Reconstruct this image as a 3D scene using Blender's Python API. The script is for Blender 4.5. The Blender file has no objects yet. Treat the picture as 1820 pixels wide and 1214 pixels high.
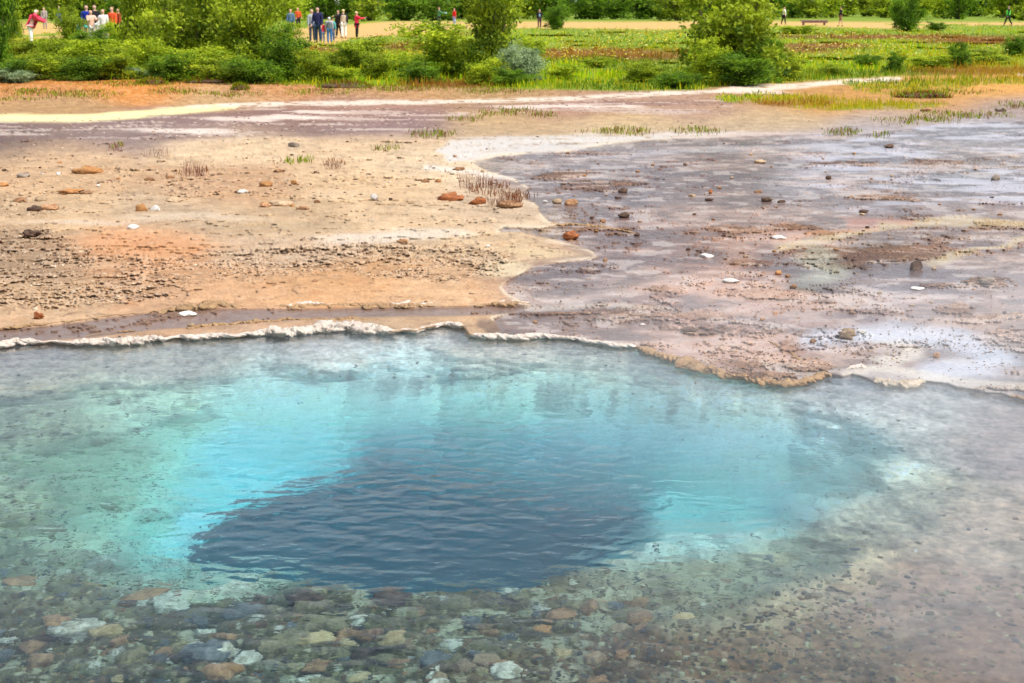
import bpy, bmesh, math, random
import numpy as np
from mathutils import Vector, Matrix

# ------------------------------------------------------------------ camera, sky, sun, exposure
scene = bpy.context.scene
COL = scene.collection
F_PX, W_PX, H_PX = 2400.0, 1820.0, 1214.0      # focal length in photo pixels
CAM_H, HORIZON = 1.9, 8.0
PITCH = math.atan((H_PX / 2 - HORIZON) / F_PX)
cam_d = bpy.data.cameras.new("camera")
cam = bpy.data.objects.new("camera", cam_d)
COL.objects.link(cam)
cam.location = (0, 0, CAM_H)
cam.rotation_euler = (math.pi / 2 - PITCH, 0, 0)
cam_d.sensor_width = 36.0
cam_d.lens = 36.0 * F_PX / W_PX
cam_d.clip_start = 0.05
cam_d.clip_end = 60000
cam_d.dof.use_dof = True
cam_d.dof.focus_distance = 7.0
cam_d.dof.aperture_fstop = 8.0
scene.camera = cam

SUN_EL, SUN_AZ = 54.0, 118.0                   # azimuth from +Y clockwise: high on the right, a little behind
world = bpy.data.worlds.new("World")
scene.world = world
world.use_nodes = True
wn = world.node_tree
wn.nodes.clear()
sky = wn.nodes.new("ShaderNodeTexSky")
sky.sky_type = 'NISHITA'
sky.sun_disc = False
sky.sun_elevation = math.radians(SUN_EL)
sky.sun_rotation = math.radians(SUN_AZ)
sky.dust_density = 2.5
sky.air_density = 1.0
bg = wn.nodes.new("ShaderNodeBackground")
bg.inputs[1].default_value = 0.125
# thin broken cloud, whitening the blue
tc = wn.nodes.new("ShaderNodeTexCoord")
mp = wn.nodes.new("ShaderNodeMapping"); mp.inputs['Scale'].default_value = (1.5, 1.5, 4.0)
nz = wn.nodes.new("ShaderNodeTexNoise"); nz.inputs['Scale'].default_value = 2.2; nz.inputs['Detail'].default_value = 6
cr = wn.nodes.new("ShaderNodeMapRange"); cr.inputs[1].default_value = 0.35; cr.inputs[2].default_value = 0.7
cr.inputs[3].default_value = 0.25; cr.inputs[4].default_value = 0.85
mixw = wn.nodes.new("ShaderNodeMix"); mixw.data_type = 'RGBA'
mixw.inputs[7].default_value = (6.6, 6.9, 7.5, 1)
wo = wn.nodes.new("ShaderNodeOutputWorld")
wn.links.new(tc.outputs['Generated'], mp.inputs[0]); wn.links.new(mp.outputs[0], nz.inputs['Vector'])
wn.links.new(nz.outputs[0], cr.inputs[0]); wn.links.new(cr.outputs[0], mixw.inputs[0])
wn.links.new(sky.outputs[0], mixw.inputs[6]); wn.links.new(mixw.outputs[2], bg.inputs[0])
wn.links.new(bg.outputs[0], wo.inputs[0])

sun_d = bpy.data.lights.new("sun", 'SUN')
sun_d.energy = 3.8
sun_d.angle = math.radians(14)
sun_d.color = (1.0, 0.955, 0.90)
sun = bpy.data.objects.new("sun", sun_d)
COL.objects.link(sun)
_a, _e = math.radians(SUN_AZ), math.radians(SUN_EL)
sdir = Vector((math.sin(_a) * math.cos(_e), math.cos(_a) * math.cos(_e), math.sin(_e)))
sun.rotation_euler = sdir.to_track_quat('Z', 'Y').to_euler()

scene.view_settings.view_transform = 'Standard'
scene.view_settings.look = 'None'
scene.view_settings.exposure = 0.42
scene.view_settings.gamma = 1
scene.cycles.use_denoising = True
scene.cycles.max_bounces = 10
scene.cycles.transmission_bounces = 8
scene.cycles.transparent_max_bounces = 8
scene.cycles.sample_clamp_indirect = 0
scene.cycles.volume_bounces = 2
scene.cycles.volume_step_rate = 1.0

# ------------------------------------------------------------------ numpy helpers
rng = np.random.default_rng(7)
random.seed(7)
TAB = rng.random((256, 256)).astype(np.float32)

def vnoise(x, y):
    xi = np.floor(x).astype(np.int64); yi = np.floor(y).astype(np.int64)
    fx = (x - xi).astype(np.float32); fy = (y - yi).astype(np.float32)
    fx = fx * fx * (3 - 2 * fx); fy = fy * fy * (3 - 2 * fy)
    x0 = xi & 255; x1 = (xi + 1) & 255; y0 = yi & 255; y1 = (yi + 1) & 255
    a = TAB[y0, x0]; b = TAB[y0, x1]; c = TAB[y1, x0]; d = TAB[y1, x1]
    return (a + (b - a) * fx) * (1 - fy) + (c + (d - c) * fx) * fy

def fbm(x, y, f, octv=4, seed=0.0, gain=0.5):           # about -1..1
    s = 0; amp = 1; tot = 0
    for o in range(octv):
        s = s + amp * (vnoise(x * f + seed + 17.3 * o, y * f - seed + 9.1 * o) * 2 - 1)
        tot += amp; amp *= gain; f *= 2.03
    return s / tot * 1.6

def sst(a, b, x):
    t = np.clip((x - a) / (b - a), 0, 1)
    return t * t * (3 - 2 * t)

def lin(c):
    c = np.asarray(c, dtype=np.float64) / 255.0
    return np.where(c <= 0.04045, c / 12.92, ((c + 0.055) / 1.055) ** 2.4)

def ray(u, v):
    x = (u - W_PX / 2) / F_PX
    y = -(v - H_PX / 2) / F_PX
    s, c = math.sin(PITCH), math.cos(PITCH)
    d = np.stack([x, c + y * s, -s + y * c], -1)
    return d / np.linalg.norm(d, axis=-1, keepdims=True)

Z_WATER = -0.022
IOR = 1.33
def on_plane(u, v, z):
    r = ray(np.asarray(u, float), np.asarray(v, float))
    t = (z - CAM_H) / np.minimum(r[..., 2], -1e-5)
    p = r * t[..., None]
    p[..., 2] += CAM_H
    return p

def under(u, v, D):                                     # a point D below the water, seen through it at (u, v)
    r = ray(np.asarray(u, float), np.asarray(v, float))
    p = on_plane(u, v, Z_WATER)
    hor = np.linalg.norm(r[..., :2], axis=-1)
    sin_t = hor / IOR
    tan_t = sin_t / np.sqrt(1 - sin_t ** 2)
    k = (tan_t * D / hor)[..., None]
    p[..., :2] += r[..., :2] * k
    p[..., 2] -= D
    return p

def sdf(U, V, poly, box=60):
    """signed distance, positive inside, only worked out near the polygon"""
    poly = np.asarray(poly, float)
    out = np.full(U.shape, -1e3, np.float32)
    lo = poly.min(0) - box; hi = poly.max(0) + box
    m = (U > lo[0]) & (U < hi[0]) & (V > lo[1]) & (V < hi[1])
    x = U[m]; y = V[m]
    ins = np.zeros(x.shape, bool); dist = np.full(x.shape, 1e9)
    n = len(poly)
    for i in range(n):
        ax, ay = poly[i]; bx, by = poly[(i + 1) % n]
        ex, ey = bx - ax, by - ay
        L = ex * ex + ey * ey + 1e-9
        t = np.clip(((x - ax) * ex + (y - ay) * ey) / L, 0, 1)
        d = (x - ax - t * ex) ** 2 + (y - ay - t * ey) ** 2
        dist = np.minimum(dist, d)
        if ay != by:
            ins ^= ((ay > y) != (by > y)) & (x < (bx - ax) * (y - ay) / (by - ay) + ax)
    out[m] = np.where(ins, np.sqrt(dist), -np.sqrt(dist))
    return out

def mesh_np(name, V, F, smooth=False):
    me = bpy.data.meshes.new(name)
    V = np.asarray(V, np.float32); F = np.asarray(F, np.int32)
    k = F.shape[1]
    me.vertices.add(len(V)); me.vertices.foreach_set('co', V.ravel())
    me.loops.add(F.size); me.loops.foreach_set('vertex_index', F.ravel())
    me.polygons.add(len(F)); me.polygons.foreach_set('loop_start', np.arange(0, F.size, k, dtype=np.int32))
    me.polygons.foreach_set('use_smooth', np.full(len(F), smooth))
    me.update(calc_edges=True); me.validate()
    return me

def set_col(me, name, C):
    C = np.asarray(C, np.float32)
    if C.shape[1] == 3: C = np.concatenate([C, np.ones((len(C), 1), np.float32)], 1)
    a = me.attributes.new(name, 'FLOAT_COLOR', 'POINT')
    a.data.foreach_set('color', C.ravel())

def link(name, me, mat=None, parent=None):
    o = bpy.data.objects.new(name, me)
    COL.objects.link(o)
    if mat is not None and len(me.materials) == 0: me.materials.append(mat)
    if parent is not None: o.parent = parent
    return o

def tag(o, label=None, cat=None, group=None, kind=None):
    if label: o['label'] = label
    if cat: o['category'] = cat
    if group: o['group'] = group
    if kind: o['kind'] = kind
    return o

def empty(name, loc=(0, 0, 0), rz=0.0, sc=1.0):
    o = bpy.data.objects.new(name, None)
    COL.objects.link(o)
    o.location = loc; o.rotation_euler = (0, 0, rz); o.scale = (sc, sc, sc)
    o.empty_display_size = 0.1
    return o

# ------------------------------------------------------------------ materials
class NT:
    def __init__(s, name):
        s.m = bpy.data.materials.new(name); s.m.use_nodes = True
        s.t = s.m.node_tree; s.t.nodes.clear()
        s.out = s.n('ShaderNodeOutputMaterial')
    def n(s, typ, **kw):
        x = s.t.nodes.new(typ)
        for k, v in kw.items():
            if hasattr(x, k): setattr(x, k, v)
        return x
    def l(s, a, b): s.t.links.new(a, b)
    def noise(s, scale, detail=4, rough=0.6, vec=None, dim=None, dist=0.0):
        x = s.n('ShaderNodeTexNoise'); x.inputs['Scale'].default_value = scale
        x.inputs['Detail'].default_value = detail; x.inputs['Roughness'].default_value = rough
        x.inputs['Distortion'].default_value = dist
        if vec is None: vec = s.obj()
        s.l(vec, x.inputs['Vector']); return x.outputs[0]
    def obj(s):
        if not hasattr(s, '_o'): s._o = s.n('ShaderNodeTexCoord').outputs['Object']
        return s._o
    def map(s, v, a, b, c, d):
        x = s.n('ShaderNodeMapRange')
        s.l(v, x.inputs[0])
        for i, q in enumerate((a, b, c, d)):
            if hasattr(q, 'links'): s.l(q, x.inputs[i + 1])
            else: x.inputs[i + 1].default_value = q
        return x.outputs[0]
    def mul(s, a, b, op='MULTIPLY'):
        x = s.n('ShaderNodeMath', operation=op)
        for i, q in enumerate((a, b)):
            if hasattr(q, 'links'): s.l(q, x.inputs[i])
            else: x.inputs[i].default_value = q
        return x.outputs[0]
    def mix(s, f, a, b, blend='MIX'):
        x = s.n('ShaderNodeMix', data_type='RGBA', blend_type=blend)
        for i, q in ((0, f), (6, a), (7, b)):
            if hasattr(q, 'links'): s.l(q, x.inputs[i])
            elif i == 0: x.inputs[0].default_value = q
            else: x.inputs[i].default_value = (*q[:3], 1)
        return x.outputs[2]
    def attr(s, name):
        return s.n('ShaderNodeAttribute', attribute_name=name)
    def bump(s, h, strength=0.5, dist=0.01):
        x = s.n('ShaderNodeBump'); s.l(h, x.inputs['Height'])
        x.inputs['Distance'].default_value = dist
        if hasattr(strength, 'links'): s.l(strength, x.inputs['Strength'])
        else: x.inputs['Strength'].default_value = strength
        return x.outputs[0]
    def pbr(s, col, rough=0.8, normal=None, spec=0.3, **kw):
        p = s.n('ShaderNodeBsdfPrincipled')
        for k, q in (('Base Color', col), ('Roughness', rough), ('Specular IOR Level', spec)):
            if hasattr(q, 'links'): s.l(q, p.inputs[k])
            elif k == 'Base Color': p.inputs[k].default_value = (*q[:3], 1)
            else: p.inputs[k].default_value = q
        if normal is not None: s.l(normal, p.inputs['Normal'])
        s.l(p.outputs[0], s.out.inputs[0])
        return p

def m_ground():
    s = NT('geothermal_ground')
    a = s.attr('tint'); w = s.attr('masks')
    sep = s.n('ShaderNodeSeparateColor'); s.l(w.outputs['Color'], sep.inputs[0])
    wet, grav, sub = sep.outputs[0], sep.outputs[1], sep.outputs[2]
    big = s.noise(5, 5, 0.65)
    fine = s.noise(45, 5, 0.7)
    grain = s.noise(260, 3, 0.6)
    v1 = s.map(fine, 0.25, 0.75, 0.70, 1.26)
    v2 = s.map(grain, 0.2, 0.8, 0.80, 1.18)
    v = s.mul(v1, v2)
    dry = s.mul(wet, -1.0, 'MULTIPLY'); dry = s.mul(dry, 1.0, 'ADD')
    amt = s.map(dry, 0, 1, 1.35, 1.9)
    vv = s.n('ShaderNodeMix', data_type='FLOAT'); s.l(amt, vv.inputs[0]); vv.inputs[2].default_value = 1.0; s.l(v, vv.inputs[3])
    c = s.mix(1.0, a.outputs['Color'], vv.outputs[0], 'MULTIPLY')
    # rusty and pale stains of their own
    st = s.map(big, 0.52, 0.68, 0.0, 0.35)
    c = s.mix(s.mul(st, dry), c, s.mix(1.0, c, (1.0, 0.74, 0.50), 'MULTIPLY'))
    st2 = s.map(s.noise(9, 6, 0.7), 0.55, 0.72, 0.0, 0.45)
    c = s.mix(s.mul(st2, dry), c, s.mix(0.5, c, (0.62, 0.56, 0.45)))
    # dark flecks
    fl = s.mul(s.map(s.noise(48, 5, 0.7), 0.57, 0.68, 0.0, 0.85), s.map(s.noise(3.5, 4, 0.6), 0.42, 0.60, 0.12, 1.0))
    c = s.mix(s.mul(fl, dry), c, (0.09, 0.05, 0.03))
    h = s.mul(fine, s.mul(grain, 0.35), 'ADD')
    rip = s.n('ShaderNodeMapping'); rip.inputs['Scale'].default_value = (1.0, 1.8, 1.0); s.l(s.obj(), rip.inputs[0])
    rn = s.noise(22, 2, 0.5, vec=rip.outputs[0])
    b1 = s.bump(h, s.map(wet, 0, 1, 0.75, 0.02), 0.012)
    bw = s.n('ShaderNodeBump'); s.l(rn, bw.inputs['Height']); bw.inputs['Distance'].default_value = 0.006
    s.l(s.mul(wet, 0.5), bw.inputs['Strength']); s.l(b1, bw.inputs['Normal'])
    rgh = s.map(s.mul(wet, s.map(s.noise(14, 5, 0.7), 0.35, 0.65, 0.62, 1.0)), 0, 1, 0.88, 0.18)
    p = s.pbr(c, rgh, bw.outputs[0], 0.35)
    s.l(s.map(wet, 0, 1, 0.2, 0.30), p.inputs['Specular IOR Level'])
    return s.m

def m_sinter(base=(0.78, 0.70, 0.61), low=(0.50, 0.39, 0.30), name='pale_sinter'):
    s = NT(name)
    n1 = s.noise(28, 6, 0.7); n2 = s.noise(6, 4, 0.6)
    c = s.mix(s.map(n1, 0.3, 0.7, 0, 1), low, base)
    c = s.mix(s.map(n2, 0.35, 0.7, 0.0, 0.35), c, base)
    n3 = s.noise(90, 4, 0.7)
    c = s.mix(1.0, c, s.map(n3, 0.3, 0.7, 0.72, 1.18), 'MULTIPLY')
    s.pbr(c, 0.8, s.bump(s.mul(n1, n3, 'ADD'), 1.0, 0.012), 0.25)
    return s.m

def m_rock(name, c1, c2, scale=14, wet=0.0):
    s = NT(name)
    info = s.n('ShaderNodeObjectInfo')
    mp = s.n('ShaderNodeMapping'); s.l(s.obj(), mp.inputs[0])
    cm = s.n('ShaderNodeCombineXYZ')
    for i in range(3): s.l(s.mul(info.outputs['Random'], 37.0 + 11 * i), cm.inputs[i])
    s.l(cm.outputs[0], mp.inputs['Location'])
    n1 = s.noise(scale * 0.16, 6, 0.7, vec=mp.outputs[0]); n2 = s.noise(scale * 0.7, 4, 0.7, vec=mp.outputs[0])
    c = s.mix(s.map(n1, 0.38, 0.62, 0, 1), c1, c2)
    c = s.mix(1.0, c, s.map(n2, 0.25, 0.75, 0.6, 1.35), 'MULTIPLY')
    c = s.mix(1.0, c, s.map(info.outputs['Random'], 0, 1, 0.75, 1.2), 'MULTIPLY')
    s.pbr(c, 0.85 - 0.5 * wet, s.bump(s.mul(n1, n2, 'ADD'), 0.8, 0.005), 0.25)
    return s.m

def m_simple(name, c, rough=0.8, var=0.25, scale=6, bump=0.3):
    s = NT(name)
    n = s.noise(scale, 4, 0.6)
    col = s.mix(1.0, c, s.map(n, 0.3, 0.7, 1 - var, 1 + var), 'MULTIPLY')
    s.pbr(col, rough, s.bump(n, bump, 0.01), 0.25)
    return s.m

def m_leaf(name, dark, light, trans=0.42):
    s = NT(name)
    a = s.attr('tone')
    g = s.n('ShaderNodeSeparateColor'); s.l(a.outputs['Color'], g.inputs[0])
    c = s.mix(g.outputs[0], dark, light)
    p = s.n('ShaderNodeBsdfPrincipled'); s.l(c, p.inputs['Base Color']); p.inputs['Roughness'].default_value = 0.6
    p.inputs['Specular IOR Level'].default_value = 0.2
    t = s.n('ShaderNodeBsdfTranslucent'); s.l(c, t.inputs[0])
    m = s.n('ShaderNodeMixShader'); m.inputs[0].default_value = trans
    s.l(p.outputs[0], m.inputs[1]); s.l(t.outputs[0], m.inputs[2]); s.l(m.outputs[0], s.out.inputs[0])
    return s.m

def m_vcol(name, rough=0.85, trans=0.0):
    s = NT(name)
    a = s.attr('tone'); c = s.mix(1.0, a.outputs['Color'], s.map(s.noise(60, 3), 0.25, 0.75, 0.7, 1.3), 'MULTIPLY')
    p = s.pbr(c, rough, None, 0.2)
    if trans:
        t = s.n('ShaderNodeBsdfTranslucent'); s.l(c, t.inputs[0])
        m = s.n('ShaderNodeMixShader'); m.inputs[0].default_value = trans
        s.l(p.outputs[0], m.inputs[1]); s.l(t.outputs[0], m.inputs[2]); s.l(m.outputs[0], s.out.inputs[0])
    return s.m

def m_water():
    s = NT('spring_water')
    mp = s.n('ShaderNodeMapping'); mp.inputs['Scale'].default_value = (0.8, 1.25, 1.0)
    mp.inputs['Rotation'].default_value = (0, 0, math.radians(18)); s.l(s.obj(), mp.inputs[0])
    n1 = s.noise(11, 1.2, 0.45, vec=mp.outputs[0], dist=0.25)
    n2 = s.noise(32, 2, 0.5, vec=mp.outputs[0], dist=0.4)
    n3 = s.noise(1.3, 2, 0.5)
    c0 = on_plane(np.array(800.0), np.array(880.0), Z_WATER)
    dv_ = s.n('ShaderNodeVectorMath', operation='DISTANCE'); s.l(s.obj(), dv_.inputs[0]); dv_.inputs[1].default_value = tuple(c0)
    near_ = s.map(dv_.outputs['Value'], 0.3, 1.6, 1.9, 0.85)      # upwelling over the vent stirs the surface
    h = s.mul(s.mul(n1, s.map(n3, 0.3, 0.7, 0.72, 1.18)), s.mul(n2, 0.15), 'ADD')
    b = s.bump(s.mul(h, near_), 1.0, 0.0078)
    g = s.n('ShaderNodeBsdfGlass'); g.inputs['IOR'].default_value = IOR; g.inputs['Roughness'].default_value = 0.0
    s.l(b, g.inputs['Normal']); s.l(g.outputs[0], s.out.inputs[0])
    va = s.n('ShaderNodeVolumeAbsorption')
    va.inputs['Color'].default_value = (0.07, 0.88, 0.985, 1)
    va.inputs['Density'].default_value = 0.62
    vs_ = s.n('ShaderNodeVolumeScatter'); vs_.inputs['Color'].default_value = (0.45, 0.75, 1.0, 1); vs_.inputs['Density'].default_value = 0.10
    ad = s.n('ShaderNodeAddShader'); s.l(va.outputs[0], ad.inputs[0]); s.l(vs_.outputs[0], ad.inputs[1])
    s.l(ad.outputs[0], s.out.inputs['Volume'])
    return s.m

# ------------------------------------------------------------------ ground sheet (land, wet flat and pool floor in one)
def seg(a, b, step): return np.arange(a, b, step)
def widen(start, end, first, g=1.12):
    o = [start]; st = first; sgn = 1 if end > start else -1
    while (o[-1] - end) * sgn < 0:
        o.append(o[-1] + sgn * st); st *= g
    return np.array(o[1:])
us = np.concatenate([widen(-60, -6000, 2.0)[::-1], seg(-60, 1880, 1.8), widen(1880, 7800, 2.0)])
vs = np.concatenate([8 + 0.03 * np.power(32 / 0.03, np.linspace(0, 1, 70))[:-1], seg(40, 1216, 1.8), widen(1216, 3000, 2.0, 1.05)])
U, V = np.meshgrid(us, vs)
base = on_plane(U, V, 0.0)
WX, WY = base[..., 0], base[..., 1]
# warped pixel coordinates give ragged outlines whose raggedness belongs to the ground
ps = np.clip((V - 8) / 600, 0, 1.6)
nw1 = fbm(WX, WY, 1.7, 5, 3.0); nw2 = fbm(WX, WY, 1.7, 5, 61.0)
UW = U + 34 * ps * nw1; VW = V + 9 * ps * nw2

SHORE = [(-6000, 900), (-1500, 720), (-300, 636), (-60, 622), (0, 617), (28, 610), (60, 613), (130, 613), (200, 611), (260, 608), (320, 603), (380, 601), (440, 598), (500, 594),
         (540, 592), (580, 586), (620, 583), (660, 590), (700, 594), (740, 592), (770, 583), (800, 580), (826, 585), (834, 597), (870, 601),
         (930, 603), (975, 599), (990, 602), (1030, 606), (1060, 612), (1100, 616), (1132, 619), (1165, 630), (1200, 640), (1240, 656), (1290, 668),
         (1340, 677), (1390, 684), (1418, 683), (1448, 674), (1480, 668), (1530, 670), (1552, 680), (1600, 685), (1645, 679), (1700, 690), (1760, 700),
         (1820, 712), (1900, 724), (2300, 760), (7800, 1100)]
SH = []
for i in range(len(SHORE) - 1):
    a, b = np.array(SHORE[i], float), np.array(SHORE[i + 1], float)
    k = max(1, int(abs(b[0] - a[0]) / 14)) if -100 < a[0] < 1900 else 1
    for j in range(k):
        p = a + (b - a) * j / k
        if -100 < p[0] < 1900: p = p + [rng.normal(0, 1.5), rng.normal(0, 1.3)]
        SH.append(p)
SH.append(np.array(SHORE[-1], float))
SH = np.array(SH)
POOL = np.concatenate([SH, [(7800, 2100), (2600, 1900), (-1500, 1900), (-6000, 2100)]])
band = (V > 560) & (V < 780) & (U > -120) & (U < 1960)
sp = sdf(U, V, POOL[::1] if False else np.concatenate([np.array(SHORE, float), POOL[-4:]]), 200)
near = band & (np.abs(sp) < 60)
sp[near] = sdf(U[near], V[near], POOL, 400)
pool = sp > 0

def P(poly, soft=4, warp=1.0):
    uu = U + (UW - U) * warp; vv = V + (VW - V) * warp
    return sst(-soft, soft, sdf(uu, vv, poly, soft + 8))

def ell(cu, cv, ru, rv, rot=0.0, soft=0.5, warp=1.0):
    uu = U + (UW - U) * warp - cu; vv = V + (VW - V) * warp - cv
    r = np.sqrt((uu / ru) ** 2 + ((vv - rot * uu) / rv) ** 2)
    return 1 - sst(1 - soft, 1 + soft, r)

def field(pts, su, sv, idx):
    num = 0; den = 1e-9
    a = np.array([p[:2] for p in pts], float)
    val = np.array([p[idx] for p in pts], float).reshape(len(pts), -1)
    num = np.zeros(U.shape + (val.shape[1],), np.float32); den = np.full(U.shape, 1e-12, np.float32)
    Uc = np.clip(U, -80, 1900); Vc = np.clip(V, 100, 1230)
    for (pu, pv), c in zip(a, val):
        sc = su * (1.0 if pv > 500 else 0.85); sw = sv * (0.45 + 0.55 * min(1, (pv - 100) / 450))
        q = ((Uc - pu) / sc) ** 2 + ((Vc - pv) / sw) ** 2
        w = np.exp(-q).astype(np.float32) + 1e-4 / (1 + q * q).astype(np.float32)
        den += w; num += w[..., None] * c.astype(np.float32)
    return num / den[..., None]

ALB = 0.62
def C(r, g, b, k=None): return tuple(lin((r, g, b)) * (ALB if k is None else k))

LAND = [(50, 152, C(215, 140, 60)), (250, 160, C(235, 150, 55)), (480, 160, C(210, 140, 75)), (700, 160, C(200, 150, 90)), (900, 163, C(190, 150, 95)),
 (1500, 180, C(205, 150, 70)), (1750, 155, C(225, 165, 80)), (1650, 185, C(205, 150, 80)), (1400, 170, C(200, 150, 90)),
 (100, 188, C(190, 150, 100)), (400, 172, C(205, 168, 115)),
 (300, 222, C(165, 135, 125)), (500, 205, C(155, 118, 103)), (650, 190, C(175, 135, 115)), (700, 218, C(155, 122, 117)), (1000, 192, C(175, 132, 108)),
 (1250, 192, C(185, 148, 122)), (1350, 215, C(205, 175, 130)), (1100, 225, C(215, 182, 130)), (900, 222, C(205, 168, 115)), (30, 250, C(120, 95, 90)), (200, 240, C(158, 130, 120)),
 (1600, 205, C(190, 170, 155)), (1800, 195, C(170, 150, 140)),
 (100, 275, C(222, 178, 125)), (400, 262, C(236, 198, 145)), (700, 270, C(232, 192, 138)), (100, 320, C(226, 178, 118)), (400, 330, C(220, 168, 110)),
 (650, 320, C(236, 192, 132)), (750, 290, C(240, 208, 160)), (100, 385, C(228, 186, 128)), (300, 380, C(216, 180, 133)), (500, 400, C(216, 176, 122)),
 (750, 400, C(232, 192, 138)), (900, 380, C(222, 188, 145)), (240, 435, C(240, 165, 90)), (50, 440, C(190, 150, 105)), (500, 430, C(228, 190, 146)),
 (900, 430, C(232, 192, 138)), (600, 520, C(230, 166, 90)), (400, 520, C(234, 172, 105)), (800, 520, C(238, 182, 118)), (100, 565, C(228, 180, 122)),
 (300, 555, C(220, 165, 110)), (700, 578, C(205, 165, 118)), (450, 590, C(220, 172, 125)), (100, 600, C(205, 160, 120)),
 (1000, 300, C(170, 148, 145)), (1200, 300, C(160, 130, 125)), (1400, 262, C(178, 158, 158)), (1600, 245, C(172, 165, 172)), (1750, 235, C(185, 188, 200)),
 (1500, 320, C(185, 176, 182)), (1700, 320, C(175, 178, 190)), (1780, 280, C(208, 180, 152)), (1700, 372, C(215, 176, 145)), (1550, 372, C(212, 176, 150)),
 (1250, 382, C(212, 172, 148)), (1050, 350, C(160, 135, 130)), (1100, 420, C(162, 122, 110)), (1300, 430, C(208, 150, 115)), (1250, 500, C(226, 166, 132)),
 (1450, 500, C(165, 150, 150)), (1400, 560, C(168, 144, 142)), (1650, 520, C(165, 148, 155)), (1750, 565, C(222, 182, 150)), (1720, 440, C(216, 180, 152)),
 (1550, 440, C(178, 146, 118)), (1100, 480, C(150, 112, 105)), (1000, 510, C(135, 100, 95)), (1200, 560, C(212, 170, 155)), (1050, 560, C(180, 145, 128)),
 (1300, 620, C(218, 170, 148)), (1150, 600, C(210, 175, 155)), (1600, 630, C(180, 175, 180)), (1750, 650, C(165, 165, 172)), (1500, 650, C(176, 158, 146)),
 (1350, 660, C(208, 165, 138))]
tint = field([(a, b, c) for a, b, c in LAND], 95, 34, 2)

wet = np.zeros(U.shape, np.float32); grav = np.zeros(U.shape, np.float32)
H = np.zeros(U.shape, np.float32)
def blend(m, col, k=1.0):
    global tint
    mm = (m * k)[..., None]
    tint = tint * (1 - mm) + np.asarray(col, np.float32) * mm
n_lo = fbm(WX, WY, 0.9, 4, 11.0); n_mid = fbm(WX, WY, 4.0, 4, 23.0); n_hi = fbm(WX, WY, 16.0, 4, 31.0); n_vh = fbm(WX, WY, 48.0, 3, 5.0)
# stretched bands across the middle distance (old runoff lines)
n_band = fbm(WX * 0.35, WY, 1.0, 5, 77.0)
tint *= (1 + 0.16 * n_mid + 0.16 * n_hi)[..., None]
# purple-brown gravel strip, white salt lines
strip = P([(-1500, 222), (120, 215), (300, 205), (420, 190), (600, 186), (900, 183), (1180, 176), (1300, 168), (1300, 200), (1150, 205), (1000, 198), (880, 196), (800, 214), (790, 228),
           (600, 240), (330, 250), (200, 246), (-1500, 264)], 5)
blend(strip * sst(-0.5, 0.6, n_band), C(140, 108, 104), 0.6)
blend(strip * sst(0.1, 0.5, fbm(WX * 0.3, WY, 2.2, 4, 15.0) + 0.35 * n_hi), C(232, 208, 190), 0.65)
blend(P([(-1500, 200), (150, 203), (300, 192), (420, 184), (420, 193), (300, 205), (150, 216), (-1500, 219)], 3, 0.6), C(240, 228, 165, 0.75))
wl = P([(280, 192), (420, 182), (600, 179), (800, 177), (1000, 172), (1180, 162), (1260, 161), (1300, 152), (1420, 148), (1500, 141), (1605, 136), (1600, 144), (1480, 151), (1410, 158),
        (1300, 163), (1200, 169), (1000, 179), (800, 184), (600, 187), (420, 190)], 2, 0.5)
blend(wl * sst(-0.9, -0.2, n_mid), C(248, 234, 215, 0.7), 0.8)
blend(P([(1800, 126), (2900, 122), (2900, 134), (1810, 133)], 2, 0.4), C(250, 235, 225, 0.8))
blend(ell(1340, 164, 60, 2.5), C(245, 225, 210, 0.75), 0.8)
for e in ((420, 212, 70, 4), (520, 208, 60, 3), (560, 200, 50, 2.5), (960, 190, 90, 3), (1080, 189, 60, 2.5), (330, 232, 80, 4)): blend(ell(*e), C(248, 228, 212, 0.7), 0.75)
# white salt patch at the head of the wet flat
blend(P([(775, 268), (812, 247), (900, 243), (1050, 240), (1200, 238), (1330, 236), (1200, 246), (1090, 256), (1040, 266), (960, 272), (880, 279), (800, 286)], 5, 0.8) * sst(-1.1, -0.2, n_mid + 0.3 * n_hi), C(228, 224, 218, 0.62), 0.85)
blend(P([(750, 292), (830, 300), (915, 314), (935, 322), (850, 312), (760, 302)], 3, 0.5), C(240, 225, 205, 0.7), 0.85)
blend(P([(1150, 235), (1500, 236), (1700, 226), (1500, 246), (1250, 252)], 6), C(225, 205, 195, 0.7), 0.55)
# pale and ochre stains of the dry plateau
for e, c, k in (((240, 437, 150, 20), (240, 165, 95), 0.4), ((150, 470, 90, 9), (235, 190, 140), 0.5), ((640, 425, 90, 9), (245, 228, 205), 0.65), ((760, 418, 80, 10), (245, 232, 210), 0.6),
                ((600, 345, 60, 8), (240, 205, 155), 0.5), ((900, 480, 45, 14), (245, 222, 170), 0.8), ((960, 450, 60, 8), (240, 210, 150), 0.6), ((330, 385, 120, 7), (240, 215, 180), 0.5),
                ((480, 520, 200, 12), (236, 176, 112), 0.35), ((150, 395, 110, 5), (240, 215, 185), 0.5), ((500, 402, 120, 12), (195, 165, 115), 0.4)):
    blend(ell(*e), C(*c), k)
# thin crust sheets: stepped relief with broken dark edges
lev = (n_lo * 2.2 + n_band * 2.6 + n_mid * 0.55 + n_hi * 0.16)
fr = lev - np.floor(lev)
H += np.clip(0.008 * (np.floor(lev) + sst(0.0, 0.05, fr)), -0.012, 0.028) * (sst(190, 260, V)) * (0.3 + 0.7 * sst(560, 520, V))
edge = (1 - sst(0.0, 0.10, np.abs(fr - 0.04))) * sst(0.05, 0.6, fbm(WX, WY, 5.0, 3, 91.0)) * sst(200, 300, V)
blend(edge, C(85, 50, 32), 0.6)
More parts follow.
